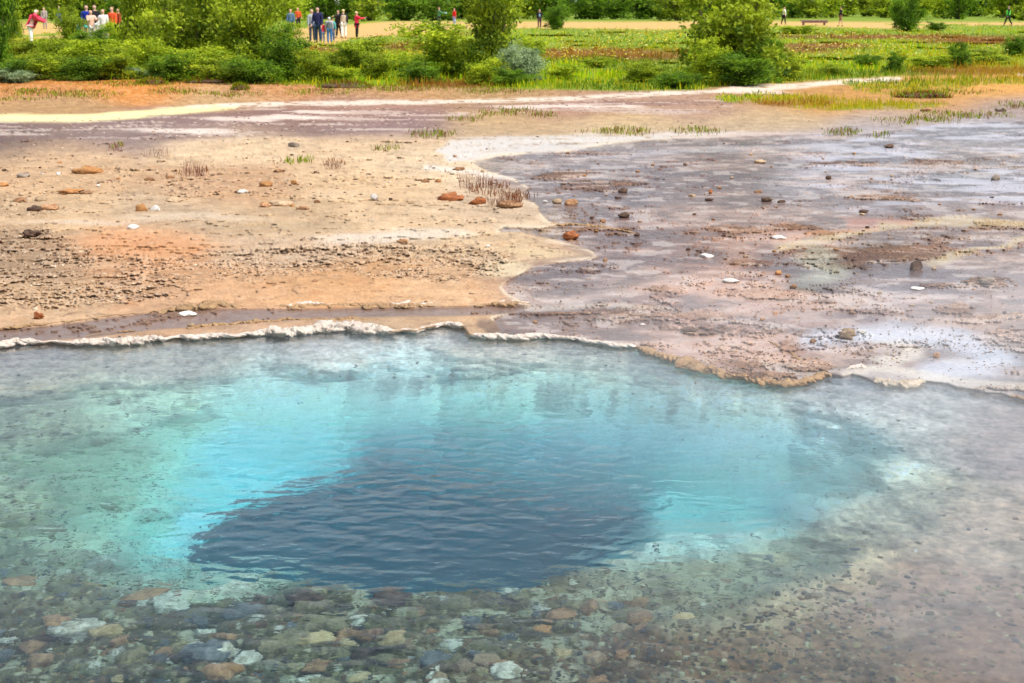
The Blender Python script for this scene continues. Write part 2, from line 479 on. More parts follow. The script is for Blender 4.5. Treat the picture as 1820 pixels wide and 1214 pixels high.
# gravel
gr = P([(-1500, 402), (60, 405), (95, 415), (130, 438), (210, 452), (300, 462), (420, 448), (560, 431), (700, 428), (830, 440), (912, 458), (900, 488), (820, 498), (700, 491), (600, 482),
        (430, 492), (335, 508), (300, 530), (110, 545), (-1500, 549)], 7)
gr = np.maximum(gr, P([(-1500, 348), (60, 345), (120, 360), (140, 376), (60, 384), (-1500, 388)], 5) * 0.8)
gr = np.maximum(gr, 0.7 * ell(340, 320, 330, 26) * sst(-0.1, 0.5, n_mid))
gr = np.maximum(gr, 0.6 * ell(100, 165, 1000, 20))
grav = gr * sst(-0.9, 0.0, n_mid + 0.3 * n_hi)
blend(grav * sst(-0.1, 0.3, n_hi), C(225, 190, 150), 0.5)
blend(grav * sst(0.0, 0.35, -n_vh * 0.6 - n_hi * 0.7), C(130, 95, 68), 0.5)
H += grav * (0.007 * n_vh + 0.005 * n_hi)
H += 0.0035 * n_hi + 0.002 * n_vh
# wet flat
WETP = [(945, 541), (905, 522), (897, 512), (926, 488), (948, 474), (1000, 466), (1060, 457), (1035, 441), (995, 430), (934, 412), (890, 408), (908, 401), (973, 404), (1000, 398), (985, 392), (963, 383),
        (959, 369), (926, 352), (937, 336), (915, 316), (868, 305), (839, 287), (883, 278), (1000, 270), (1090, 256), (1200, 247), (1400, 240), (1560, 236), (1700, 218), (2900, 205),
        (2900, 910), (1750, 700), (1640, 690), (1550, 684), (1480, 674), (1410, 690), (1290, 674), (1165, 635), (1100, 620), (1030, 610), (900, 606), (850, 600), (888, 590), (890, 566), (930, 556), (960, 548)]
wf = P(WETP, 1.6, 0.55)
wsd = sdf(U + (UW - U) * 0.55, V + (VW - V) * 0.55, WETP, 30)
blend(sst(-9, -1, wsd) * sst(1.0, -1.0, wsd) * sst(1150, 1050, U) * sst(-0.4, 0.3, n_mid), C(246, 226, 185), 0.8)
chan = P([(-1500, 600), (0, 583), (80, 577), (200, 562), (300, 552), (380, 546), (480, 548), (600, 546), (760, 546), (860, 543), (960, 543), (960, 556), (850, 561), (700, 562), (560, 564), (440, 575), (350, 580), (250, 588), (140, 600),
          (60, 605), (0, 609), (-1500, 640)], 2.5, 0.3)
hw = 0.55 * fbm(WX, WY, 1.3, 4, 41.0) + 0.55 * n_mid + 0.55 * n_hi + 0.25 * n_vh
isl = np.zeros(U.shape, np.float32)
for e in ((1370, 522, 48, 8), (1260, 560, 45, 6), (1180, 510, 30, 7), (1235, 660, 0.1, 0.1), (1500, 592, 16, 10), (1530, 455, 110, 18), (1590, 450, 120, 14), (1755, 502, 38, 8), (1680, 508, 40, 4),
          (1080, 405, 60, 4), (1110, 415, 40, 3), (1310, 410, 35, 7), (1400, 405, 40, 5), (1445, 415, 26, 5), (1320, 460, 40, 6), (1440, 455, 34, 5), (1460, 600, 30, 6), (1420, 620, 30, 8), (1290, 645, 90, 6),
          (1440, 655, 36, 7), (1330, 670, 70, 6), (1560, 350, 40, 4), (1780, 400, 50, 6), (1760, 360, 60, 5), (1650, 290, 60, 6), (1500, 290, 80, 6), (1620, 205, 40, 8), (1050, 330, 60, 10), (1010, 310, 40, 8),
          (1240, 590, 25, 3), (1150, 560, 60, 2.5), (1000, 556, 60, 2.5), (1770, 560, 70, 8), (1700, 545, 40, 6), (1800, 690, 60, 6)):
    isl = np.maximum(isl, ell(*e, soft=0.7))
hw = hw + 1.5 * isl - 0.60 + 0.25 * sst(1480, 1200, U) * sst(420, 560, V)
emerge = sst(-0.05, 0.2, hw)
W = np.maximum(wf, chan * 0.98)
wet = W * (1 - emerge)
blend(W * emerge * sst(0.1, 0.5, isl), C(190, 135, 80), 0.6)
blend(W * emerge * sst(-0.1, 0.2, -n_vh), C(100, 62, 40), 0.55)
blend(W * (sst(-0.16, -0.02, hw) - sst(0.0, 0.12, hw)), C(95, 65, 50), 0.45)
bf = np.minimum(sst(0, 26, -sdf(U, V, WETP, 60)), sst(0, 26, -sdf(U, V, [(-1500, 600), (0, 583), (80, 577), (200, 562), (300, 552), (380, 546), (480, 548), (600, 546), (760, 546), (860, 543), (960, 543), (960, 556), (850, 561), (700, 562), (560, 564), (440, 575), (350, 580), (250, 588), (140, 600), (60, 605), (0, 609), (-1500, 640)], 60)))
H *= 0.25 + 0.75 * bf
H = H * (1 - W) + W * (-0.010 + 0.008 * sst(-0.03, 0.05, hw) + 0.003 * sst(0.25, 0.32, hw) + 0.004 * np.clip(hw, 0, 1) * (0.5 + n_vh))
tint *= (1 - 0.42 * wf * (1 - 0.6 * emerge))[..., None] ** np.array([0.9, 1.1, 1.25])
blend(chan, C(105, 72, 68), 0.72)
wb1 = fbm(WX * 0.55, WY * 0.9, 1.5, 5, 121.0); wb2 = fbm(WX * 0.5, WY, 3.1, 5, 133.0); wb3 = fbm(WX * 0.7, WY, 7.0, 4, 143.0)
blend(wf * sst(0.05, 0.55, wb1), C(228, 190, 165), 0.50)
blend(wf * sst(0.1, 0.5, -wb1) * sst(600, 560, V), C(105, 84, 86), 0.5)
blend(wf * sst(0.15, 0.5, wb2), C(150, 105, 80), 0.5)
blend(wf * sst(0.2, 0.45, wb3), C(85, 62, 54), 0.5)
blend(wf * sst(0.25, 0.5, -wb3), C(235, 215, 200), 0.4)
blend(wf * (1 - sst(0.0, 0.035, np.abs(wb2 - 0.05))) * sst(-0.1, 0.3, n_mid), C(90, 58, 38), 0.7)
blend(wf * sst(0.15, 0.5, wb1 + 0.3 * wb2) * sst(1080, 1180, U) * sst(1560, 1400, U) * sst(380, 420, V), C(232, 168, 128), 0.32)
blend(wf * sst(0.0, 0.5, wb2) * sst(1380, 1480, U) * sst(390, 350, V), C(215, 218, 235), 0.6)
# mineral streaks in the flat
def stroke(pts, wd, col, k, soft=1.0):
    d = np.full(U.shape, 1e3, np.float32)
    pts = np.array(pts, float)
    lo = pts.min(0) - wd * 6; hi = pts.max(0) + wd * 6
    m = (U > lo[0]) & (U < hi[0]) & (V > lo[1]) & (V < hi[1])
    x, y = UW[m], VW[m]; dd = np.full(x.shape, 1e9)
    for (ax, ay), (bx, by) in zip(pts[:-1], pts[1:]):
        ex, ey = bx - ax, by - ay
        t = np.clip(((x - ax) * ex + (y - ay) * ey) / (ex * ex + ey * ey), 0, 1)
        dd = np.minimum(dd, np.hypot((x - ax - t * ex) * 0.6, y - ay - t * ey))
    d[m] = dd
    blend((1 - sst(wd * 0.3, wd * (1 + soft), d)), col, k)
stroke([(1380, 440), (1470, 425), (1560, 400), (1680, 392), (1820, 396)], 5, C(238, 205, 130), 0.55)
stroke([(1490, 397), (1530, 393), (1570, 391), (1625, 394)], 2, C(225, 125, 60), 0.5, 3.0)
stroke([(1390, 425), (1470, 412), (1540, 402)], 4, C(230, 160, 100), 0.6)
stroke([(1660, 470), (1730, 452), (1820, 424)], 4, C(232, 205, 125), 0.45)
stroke([(1440, 450), (1490, 480), (1440, 500)], 12, C(190, 195, 165), 0.5)
stroke([(1560, 595), (1600, 600), (1632, 615), (1620, 632), (1570, 650)], 9, C(240, 228, 208), 0.7)
stroke([(1470, 610), (1520, 598), (1600, 588), (1700, 600), (1760, 635), (1740, 655), (1660, 662)], 16, C(205, 218, 238), 0.7)
stroke([(1500, 668), (1540, 662), (1640, 672), (1700, 680), (1820, 688)], 6, C(236, 222, 198), 0.6)
stroke([(950, 548), (1080, 546), (1200, 548)], 3, C(225, 205, 180), 0.5)
stroke([(1250, 520), (1290, 470), (1300, 440)], 14, C(228, 168, 128), 0.35)
stroke([(1050, 280), (1300, 262), (1500, 262)], 3, C(200, 190, 190), 0.5)
blend(ell(1555, 437, 60, 10), C(105, 85, 70), 0.6)
blend(ell(1450, 508, 50, 10), C(85, 70, 68), 0.55)
blend(ell(1430, 560, 60, 14), C(150, 125, 115), 0.4)
blend(ell(880, 580, 22, 14, soft=0.3), C(125, 100, 88), 0.7)
blend(ell(1240, 650, 60, 6), C(190, 165, 175), 0.5)
# dry beige apron behind the rim
# grassland, orange clearing, path
GRASS = [(-6000, 34), (-1500, 20), (-1500, 138), (300, 141), (560, 150), (700, 154), (900, 158), (1100, 161), (1230, 160), (1300, 150), (1420, 145), (1600, 135), (2900, 118), (2900, 40), (7800, 24), (4000, 12), (-4000, 12)]
gm = P(GRASS, 3, 0.6)
gm = np.where(V < 13, 1.0, gm)
tuft1 = P([(1270, 172), (1340, 166), (1430, 172), (1560, 183), (1690, 184), (1640, 194), (1480, 196), (1300, 184)], 3, 0.8)
tuft2 = P([(1500, 148), (1600, 142), (1760, 138), (2900, 124), (2900, 136), (1740, 150), (1670, 168), (1600, 172), (1520, 160)], 3, 0.8)
tb = sst(-0.35, 0.15, n_mid + 0.4 * n_lo)
gmask = np.clip(gm + 0.9 * tuft1 * tb + 0.8 * tuft2 * tb, 0, 1)
gg = np.stack([lin((130, 155, 15)) * 0.7 + (lin((150, 100, 45)) * 0.6 - lin((130, 155, 15)) * 0.7) * t for t in (0, 1)])
RUST = np.zeros(U.shape, np.float32)
for e in ((1050, 96, 170, 9), (1130, 100, 120, 8), (560, 92, 50, 8), (740, 84, 60, 8), (1460, 82, 90, 5), (1560, 66, 200, 4), (1750, 72, 120, 8), (1420, 90, 60, 5), (720, 60, 120, 4), (1740, 128, 120, 8), (1650, 176, 120, 8), (1380, 186, 100, 5), (800, 152, 90, 6)):
    RUST = np.maximum(RUST, ell(*e, soft=0.8))
rust = RUST[..., None]
tint = tint * (1 - gmask[..., None]) + (gg[0] * (1 - rust) + gg[1] * rust) * gmask[..., None]
path = sst(-0.75, -0.35, fbm(WX * 0.4, WY * 0.15, 0.5, 4, 201.0)) * P([(340, 60), (420, 66), (520, 78), (600, 79), (625, 68), (740, 60), (820, 52), (1000, 50), (1180, 53), (1360, 46), (1460, 48), (1620, 52), (1700, 46), (2900, 44), (2900, 38), (1600, 40), (1360, 37),
          (1100, 39), (900, 38), (700, 38), (640, 42), (560, 50), (400, 52), (60, 40), (-1500, 30), (-1500, 60), (100, 70)], 2.0, 0.15)
blend(path, C(238, 192, 118), 0.92)
gmask = gmask * (1 - path)
H += 0.10 * np.clip(fbm(WX, WY, 0.25, 3, 13.0), -1, 1) * sst(165, 110, V) * (1 - path) * (V > 14)
wet = wet * (1 - gmask)
lum = tint.mean(-1, keepdims=True)
ds = (0.27 * sst(190, 240, V))[..., None]
tint = (tint * (1 - ds) + lum * ds * np.array([1.05, 1.0, 0.95])) * 1.04

# pool: apparent depth
DEP = [(0, 660, .16), (300, 660, .22), (600, 640, .16), (900, 635, .14), (1200, 672, .16), (1500, 715, .12), (1800, 770, .10), (100, 750, .45), (0, 900, .48), (300, 720, .55), (450, 672, .40), (450, 720, .75),
       (400, 770, 1.0), (550, 730, 1.3), (550, 800, 1.6), (300, 850, .8), (200, 900, .75), (180, 810, .7), (330, 950, 1.1), (430, 860, 1.5), (330, 1000, 1.0), (150, 975, .5), (50, 1100, .34), (200, 1060, .36), (330, 1040, .38), (600, 1110, .34), (900, 1100, .34),
       (1100, 1050, .36), (1200, 1000, .45), (1290, 965, .4), (1300, 900, 1.4), (1200, 840, 1.4), (1350, 850, 1.3), (1450, 800, .62), (1420, 860, .9), (1600, 760, .14), (1600, 850, .2), (1500, 910, .25), (1240, 960, .6), (1180, 900, 1.3), (1700, 1000, .14), (1800, 1150, .08), (1780, 900, .08),
       (1500, 1100, .16), (1300, 1150, .2), (1000, 1180, .26), (1150, 745, 1.1), (1300, 770, 1.0), (1420, 740, .35), (900, 672, .3), (700, 670, .4), (1050, 690, .4), (800, 745, 1.8), (950, 745, 1.9), (900, 700, .9), (700, 705, 1.0), (1100, 715, .9)]
D = field(DEP, 95, 34, 2)[..., 0]
VENT = [(352, 975), (365, 945), (400, 915), (450, 890), (520, 870), (590, 850), (625, 825), (645, 790), (655, 750), (740, 736), (900, 738), (1000, 748), (1100, 762), (1140, 800), (1135, 850),
        (1130, 885), (1140, 930), (1125, 965), (1085, 990), (1050, 1008), (1000, 1020), (960, 1040), (900, 1045), (800, 1050), (740, 1058), (690, 1060), (640, 1046), (560, 1036), (480, 1022),
        (400, 1016), (358, 1012), (349, 992)]
sv = sdf(U + 10 * fbm(WX, WY, 6, 3, 8.0), V + 5 * fbm(WX, WY, 6, 3, 18.0), VENT, 60)
soft = 5 + 48 * sst(560, 700, U) * sst(960, 830, V) + 60 * sst(940, 1100, U) * sst(1030, 960, V)
vent = sst(-0.5, 1.0, sv / soft)
dv = 1.8 + 4.2 * sst(1150, 800, U) * sst(780, 900, V)
D = D * (1 - vent) + dv * vent
cob = sst(955, 1040, V + 0.0 * U - 20 * sst(900, 1400, U) + 60 * sst(300, 0, U)) * (1 - vent)
D = D * (1 + 0.13 * fbm(WX, WY, 2.2, 4, 50.0) * (1 - vent)) - 0.05 * np.clip(fbm(WX, WY, 7.0, 4, 51.0), -1, 1) * (1 - vent) * sst(0.1, 0.3, D)
ribs = np.clip(fbm(U / 26.0, V / 200.0, 1.0, 3, 60.0), -1, 1)
far_wall = ell(980, 708, 340, 30, rot=0.09, soft=0.3, warp=0.3)
D = np.maximum(D + 0.6 * np.clip(ribs - 0.1, 0, 1) * far_wall, 0.02)
ramp = np.clip(sp, 0, 1e3)
D = np.minimum(D, 0.012 + 0.0055 * ramp + 0.05 * sst(0, 20, ramp))
POOLC = [(0, 640, C(150, 135, 130, .7)), (300, 640, C(170, 155, 145, .7)), (600, 620, C(165, 150, 150, .7)), (900, 630, C(170, 150, 140, .7)), (1150, 660, C(185, 165, 150, .7)), (1500, 700, C(150, 145, 150, .7)),
         (1780, 780, C(150, 130, 125, .7)), (900, 670, C(228, 222, 205, .85)), (1150, 690, C(228, 222, 205, .85)), (600, 660, C(225, 215, 205, .85)), (100, 760, C(165, 155, 125, .7)), (50, 900, C(160, 155, 120, .7)),
         (250, 730, C(215, 210, 185, .8)), (350, 860, C(235, 235, 215, .85)), (200, 850, C(185, 185, 150, .75)), (100, 820, C(170, 165, 130, .7)), (200, 950, C(200, 200, 170, .8)), (60, 700, C(170, 160, 140, .7)), (700, 655, C(215, 210, 205, .85)), (1300, 720, C(215, 210, 195, .85)), (1650, 760, C(165, 155, 150, .75)), (500, 720, C(225, 222, 210, .85)), (500, 820, C(235, 235, 225, .9)), (330, 960, C(235, 235, 225, .9)),
         (1250, 850, C(225, 225, 215, .75)), (1200, 780, C(235, 235, 225, .9)), (1170, 930, C(220, 220, 210, .72)), (1280, 920, C(220, 220, 210, .72)), (1430, 830, C(225, 225, 210, .85)), (1600, 760, C(190, 182, 175, .8)), (1550, 720, C(190, 180, 175, .8)), (1350, 870, C(230, 230, 220, .9)), (1150, 730, C(225, 225, 215, .85)), (1450, 780, C(232, 230, 220, .9)), (1530, 760, C(220, 216, 208, .85)), (1500, 850, C(216, 210, 192, .8)), (1600, 900, C(182, 170, 150, .75)),
         (1750, 950, C(172, 152, 134, .7)), (1780, 1150, C(136, 108, 88, .6)), (1500, 1180, C(140, 112, 84, .6)), (1650, 1050, C(155, 125, 108, .62)), (1450, 1000, C(185, 168, 138, .75)), (1250, 1050, C(165, 150, 120, .7)), (1100, 1180, C(125, 95, 65, .65)),
         (900, 1100, C(140, 125, 85, .55)), (600, 1100, C(125, 116, 78, .55)), (300, 1120, C(115, 108, 74, .55)), (50, 1150, C(108, 98, 68, .55)), (100, 1020, C(130, 125, 95, .65)), (330, 1030, C(215, 215, 190, .8))]
ptint = field(POOLC, 95, 38, 2)
pm = np.clip(fbm(WX, WY, 3.0, 4, 70.0), -1, 1); ph = np.clip(fbm(WX, WY, 14.0, 4, 71.0), -1, 1)
shallow = sst(0.9, 0.3, D)
spk = np.clip(fbm(WX, WY, 42.0, 3, 171.0), -1, 1) * shallow
ptint = np.clip(ptint * 1.45, 0, 0.90)
ptint *= (1 - 0.45 * sst(0.1, 0.6, ribs) * far_wall)[..., None]
ptint *= (1 - 0.28 * cob * sst(1300, 1000, U) * sst(200, 330, U + V * 0.1))[..., None]
ptint *= (1 + (0.17 * pm + 0.34 * ph) * (0.25 + 0.75 * shallow) + 0.38 * spk)[..., None]
pk = (sst(0.25, 0.6, ph) * shallow * sst(700, 760, V) * sst(1500, 900, U))[..., None]
ptint = ptint * (1 - 0.5 * pk) + np.array(C(225, 225, 195, .85)) * 0.5 * pk
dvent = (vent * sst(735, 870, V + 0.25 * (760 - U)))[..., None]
ptint = ptint * (1 - dvent) + np.array((0.09, 0.105, 0.14)) * dvent  # shade of the deep vent put into floor colour, besides less coated silica
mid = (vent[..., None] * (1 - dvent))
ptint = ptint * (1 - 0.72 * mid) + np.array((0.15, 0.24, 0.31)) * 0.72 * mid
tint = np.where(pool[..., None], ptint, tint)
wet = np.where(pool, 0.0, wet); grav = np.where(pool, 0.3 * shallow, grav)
# bank drop towards the water
H = np.maximum(H, -0.014)
drop = sst(0, 4, -sp) * 1.0
H = Z_WATER + (H - Z_WATER) * np.where(sp > -60, drop, 1.0)
H = np.where((V > 1500) & ~pool, 0.02, H)
pts = on_plane(U, V, H)
pu = under(U, V, D)
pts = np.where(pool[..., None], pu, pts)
tint = np.clip(tint, 0.01, 0.9)
nr, nc = U.shape
idx = np.arange(nr * nc).reshape(nr, nc)
quads = np.stack([idx[:-1, :-1], idx[1:, :-1], idx[1:, 1:], idx[:-1, 1:]], -1).reshape(-1, 4)
g_me = mesh_np('ground', pts.reshape(-1, 3), quads, True)
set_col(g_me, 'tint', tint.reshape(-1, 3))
set_col(g_me, 'masks', np.stack([wet, grav, pool.astype(np.float32)], -1).reshape(-1, 3))
ground = link('ground', g_me, m_ground()); tag(ground, kind='structure')

def gidx(u, v):
    c = np.clip(np.searchsorted(us, u), 0, nc - 1); r = np.clip(np.searchsorted(vs, v), 0, nr - 1)
    return r, c
def gp(u, v):
    r, c = gidx(u, v)
    return pts[r, c].copy()
def pxm(u, v):                                           # metres spanned by one photo pixel there
    p = gp(u, v)
    return float(np.linalg.norm(p - np.array([0, 0, CAM_H]))) / F_PX

# ------------------------------------------------------------------ water body
wb = bmesh.new()
x0, x1, y0, y1, zb = -9.0, 9.0, 1.3, 9.6, -14.0
cs = [(-3.6, y0), (3.6, y0), (x1, 6.8), (x1, 12.0), (-x1, 12.0), (-x1, 6.8)]
top = [wb.verts.new((x, y, Z_WATER)) for x, y in cs]; bot = [wb.verts.new((x, y, zb)) for x, y in cs]
wb.faces.new(top); wb.faces.new(bot[::-1])
for i in range(len(cs)):
    j = (i + 1) % len(cs)
    wb.faces.new((top[i], bot[i], bot[j], top[j]))
bmesh.ops.recalc_face_normals(wb, faces=wb.faces)
wme = bpy.data.meshes.new('water'); wb.to_mesh(wme); wb.free()
water = link('water', wme, m_water()); tag(water, kind='structure')

# ------------------------------------------------------------------ sinter rims
SINTER = m_sinter(); SINTER_B = m_sinter((0.50, 0.33, 0.17), (0.22, 0.11, 0.05), 'ochre_sinter')
def crust(name, poly, rad_m, mat, z=-0.012, seed=0, flat=0.8, rough=1.0, step=1.3):
    poly = np.array(poly, float)
    d = np.r_[0, np.cumsum(np.hypot(*np.diff(poly, axis=0).T))]
    s = np.arange(0, d[-1], step)
    u = np.interp(s, d, poly[:, 0]); v = np.interp(s, d, poly[:, 1])
    c = on_plane(u, v, z)
    t = np.gradient(c, axis=0); t /= np.linalg.norm(t, axis=1, keepdims=True) + 1e-9
    side = np.stack([-t[:, 1], t[:, 0], 0 * t[:, 0]], -1)
    K = 18; n = len(s)
    ang = np.linspace(0, 2 * math.pi, K, endpoint=False)
    endt = np.minimum(1, np.minimum(np.arange(n), np.arange(n)[::-1]) / 8.0) ** 0.5
    sw = c[:, 0] * 1.0
    r = rad_m * (0.85 + 0.6 * fbm(sw, sw * 0, 3.0, 3, 5.0 + seed)[:, None] * rough)
    L = np.cumsum(np.r_[0, np.linalg.norm(np.diff(c, axis=0), axis=1)])
    a2 = np.cos(ang)[None, :] * rad_m; a3 = np.sin(ang)[None, :] * rad_m
    k1 = fbm(L[:, None] + a3 * 2, a2 * 2 + 0 * L[:, None] + seed, 14.0, 3, 9.0)
    k2 = fbm(L[:, None] + a3 * 2, a2 * 2 + 0 * L[:, None] + seed, 42.0, 2, 19.0)
    k3 = fbm(L[:, None] * 1.0 + a3 * 1.5, a2 * 3 + 0 * L[:, None] + seed, 26.0, 2, 29.0)
    r = np.maximum(r * (0.68 + 0.40 * rough * np.abs(k1) + 0.30 * rough * np.clip(k3, -0.4, 1) + 0.75 * rough * np.abs(k2)), rad_m * 0.25) * endt[:, None]
    V3 = c[:, None, :] + side[:, None, :] * (np.cos(ang)[None, :, None] * r[..., None] * 1.5) + np.array([0, 0, 1.0]) * (np.sin(ang)[None, :, None] * r[..., None] * flat)
    i = np.arange(n * K).reshape(n, K); i2 = np.roll(i, -1, 1)
    q = np.stack([i[:-1], i[1:], i2[1:], i2[:-1]], -1).reshape(-1, 4)
    o = link(name, mesh_np(name, V3.reshape(-1, 3), q, True), mat)
    return tag(o, kind='structure')
def shore_part(a, b, dv=0):
    m = (SH[:, 0] >= a) & (SH[:, 0] <= b)
    p = SH[m].copy(); p[:, 1] += dv
    return p
crust('sinter_rim', np.vstack([[(-300, 633), (-150, 626)], shore_part(-90, 832, -4)]), 0.026, SINTER, z=-0.004, seed=1)
crust('sinter_rim', shore_part(826, 1140, -3), 0.017, SINTER, z=-0.008, seed=4, rough=0.6)
crust('sinter_rim', shore_part(1128, 1482, -2), 0.013, SINTER_B, z=-0.010, seed=7, rough=1.3)
crust('sinter_rim', shore_part(1545, 1650, -2), 0.013, m_sinter((0.62, 0.53, 0.40), (0.40, 0.28, 0.17), 'cream_sinter'), z=-0.014, seed=9)
crust('sinter_rim', shore_part(1780, 1960, -3), 0.012, SINTER_B, z=-0.012, seed=12)
R2 = [(-80, 590), (0, 585), (80, 576), (200, 560), (250, 555), (300, 551), (380, 543), (480, 546), (600, 543), (700, 544), (760, 542), (860, 541), (948, 541)]
def jit(p, k=1.2, st=12):
    p = np.array(p, float); d = np.r_[0, np.cumsum(np.hypot(*np.diff(p, axis=0).T))]
    s = np.arange(0, d[-1], st); q = np.stack([np.interp(s, d, p[:, 0]), np.interp(s, d, p[:, 1])], -1)
    return q + rng.normal(0, k, q.shape) * [1, 0.8]
crust('sinter_ridge', jit(R2, 2.0, 9), 0.009, SINTER_B, z=0.001, seed=15, rough=1.6)
crust('sinter_ridge', jit([(p[0], p[1] - 4) for p in R2[6:]], 1.6, 9), 0.0055, SINTER, z=0.001, seed=16, rough=1.5)
crust('sinter_ridge', jit([(148, 598), (200, 590), (250, 588)]), 0.010, SINTER_B, z=-0.002, seed=17, rough=1.8)
crust('sinter_ridge', jit([(330, 583), (380, 578), (440, 574), (500, 568), (600, 569), (700, 568)]), 0.006, SINTER_B, z=-0.004, seed=18, rough=1.8)
crust('sinter_ridge', jit([(1365, 608), (1400, 622), (1420, 640), (1445, 645), (1490, 652)]), 0.008, SINTER_B, z=-0.010, seed=19)
crust('sinter_ridge', jit([(1505, 655), (1545, 652)]), 0.010, SINTER, z=-0.010, seed=20)
crust('sinter_ridge', jit([(975, 398), (1040, 400), (1100, 408), (1137, 416)]), 0.010, SINTER_B, z=-0.004, seed=21)
crust('sinter_ridge', jit([(1195, 650), (1260, 664), (1330, 664), (1400, 668)]), 0.006, SINTER_B, z=-0.012, seed=22)

# ------------------------------------------------------------------ stones
def rock_mesh(name, seed, flat=0.6, planes=15, sub=3, rough=0.09, sharp=0.97):
    r = random.Random(seed)
    bm = bmesh.new(); bmesh.ops.create_icosphere(bm, subdivisions=sub, radius=1.0)
    vs_ = np.array([v.co[:] for v in bm.verts])
    for _ in range(planes):
        n = np.array([r.gauss(0, 1), r.gauss(0, 1), r.gauss(0, 0.9)]); n /= np.linalg.norm(n)
        h = r.uniform(0.55, 0.88)
        d = vs_ @ n
        over = np.clip(d - h, 0, None)
        vs_ -= n * (over * sharp)[:, None] * 1.0
    nn = vs_ / np.linalg.norm(vs_, axis=1, keepdims=True)
    k = fbm(vs_[:, 0] + seed, vs_[:, 1] + vs_[:, 2] * 1.7, 2.2, 4, seed * 3.1)
    vs_ = vs_ + nn * (k * rough)[:, None]
    vs_[:, 2] *= flat
    vs_ /= max(np.abs(vs_[:, 0]).max(), np.abs(vs_[:, 1]).max())
    for v, c in zip(bm.verts, vs_): v.co = c
    for f in bm.faces: f.smooth = True
    me = bpy.data.meshes.new(name); bm.to_mesh(me); bm.free()
    return me
RM = [rock_mesh('rock', i + 1, flat=[0.6, 0.45, 0.8, 0.35, 0.7, 0.5][i % 6]) for i in range(12)]
ROUGHM = [rock_mesh('rough_rock', i + 40, flat=0.75, planes=6, rough=0.32) for i in range(4)]
FLATM = [rock_mesh('flat_rock', i + 60, flat=0.22, planes=9, rough=0.08) for i in range(3)]
MR = dict(
    orange=m_rock('orange_brown_rock', (0.34, 0.14, 0.05), (0.50, 0.27, 0.10)),
    brown=m_rock('brown_rock', (0.19, 0.09, 0.045), (0.46, 0.26, 0.13)),
    dark=m_rock('dark_rock', (0.05, 0.03, 0.02), (0.15, 0.09, 0.06)),
    grey=m_rock('grey_rock', (0.18, 0.14, 0.11), (0.32, 0.26, 0.20)),
    tan=m_rock('tan_rock', (0.30, 0.20, 0.12), (0.50, 0.36, 0.22)),
    white=m_rock('white_rock', (0.55, 0.50, 0.44), (0.75, 0.72, 0.66)),
    red=m_rock('rust_red_rock', (0.20, 0.06, 0.02), (0.42, 0.15, 0.05)),
    olive=m_rock('olive_rock', (0.11, 0.09, 0.045), (0.36, 0.30, 0.16)),
    crusted=m_rock('crusted_rock', (0.28, 0.24, 0.15), (0.88, 0.86, 0.74), 14),
    slate=m_rock('slate_rock', (0.06, 0.07, 0.08), (0.20, 0.21, 0.21)),
    yellow=m_rock('yellow_rock', (0.40, 0.27, 0.12), (0.66, 0.50, 0.28)),
)
_mcache = {}
def stone(me, mat, name='rock'):
    k = (me.name, mat)
    if k not in _mcache:
        m2 = me.copy(); m2.materials.clear(); m2.materials.append(MR[mat]); _mcache[k] = m2
    o = bpy.data.objects.new(name, _mcache[k]); COL.objects.link(o); return o
def put(u, v, w, mat, label, kind='rock', group=None, asp=1.0, sink=0.36, hgt=None, name='rock', rz=None, nsd=None):
    """w = width in photo pixels; base stands on the ground at (u, v)"""
    pool_me = dict(rock=RM, rough=ROUGHM, flat=FLATM)[kind]
    me = pool_me[(int(u * 7 + v * 3)) % len(pool_me)] if nsd is None else pool_me[nsd]
    o = stone(me, mat, name)
    s = w * pxm(u, v) / 2
    p = gp(u, v)
    hz = (hgt * pxm(u, v) / 2 / max(abs(vt.co.z) for vt in me.vertices)) if hgt else s * asp
    zz = max(abs(vt.co.z) for vt in me.vertices) * hz
    o.location = (p[0], p[1] + s * 0.35, p[2] + zz * (1 - 2 * sink))
    o.scale = (s, s * 0.75, hz)
    o.rotation_euler = (0, 0, rz if rz is not None else ((u * 13.7) % 0.8 - 0.4))
    tag(o, label, 'rock', group)
    return o
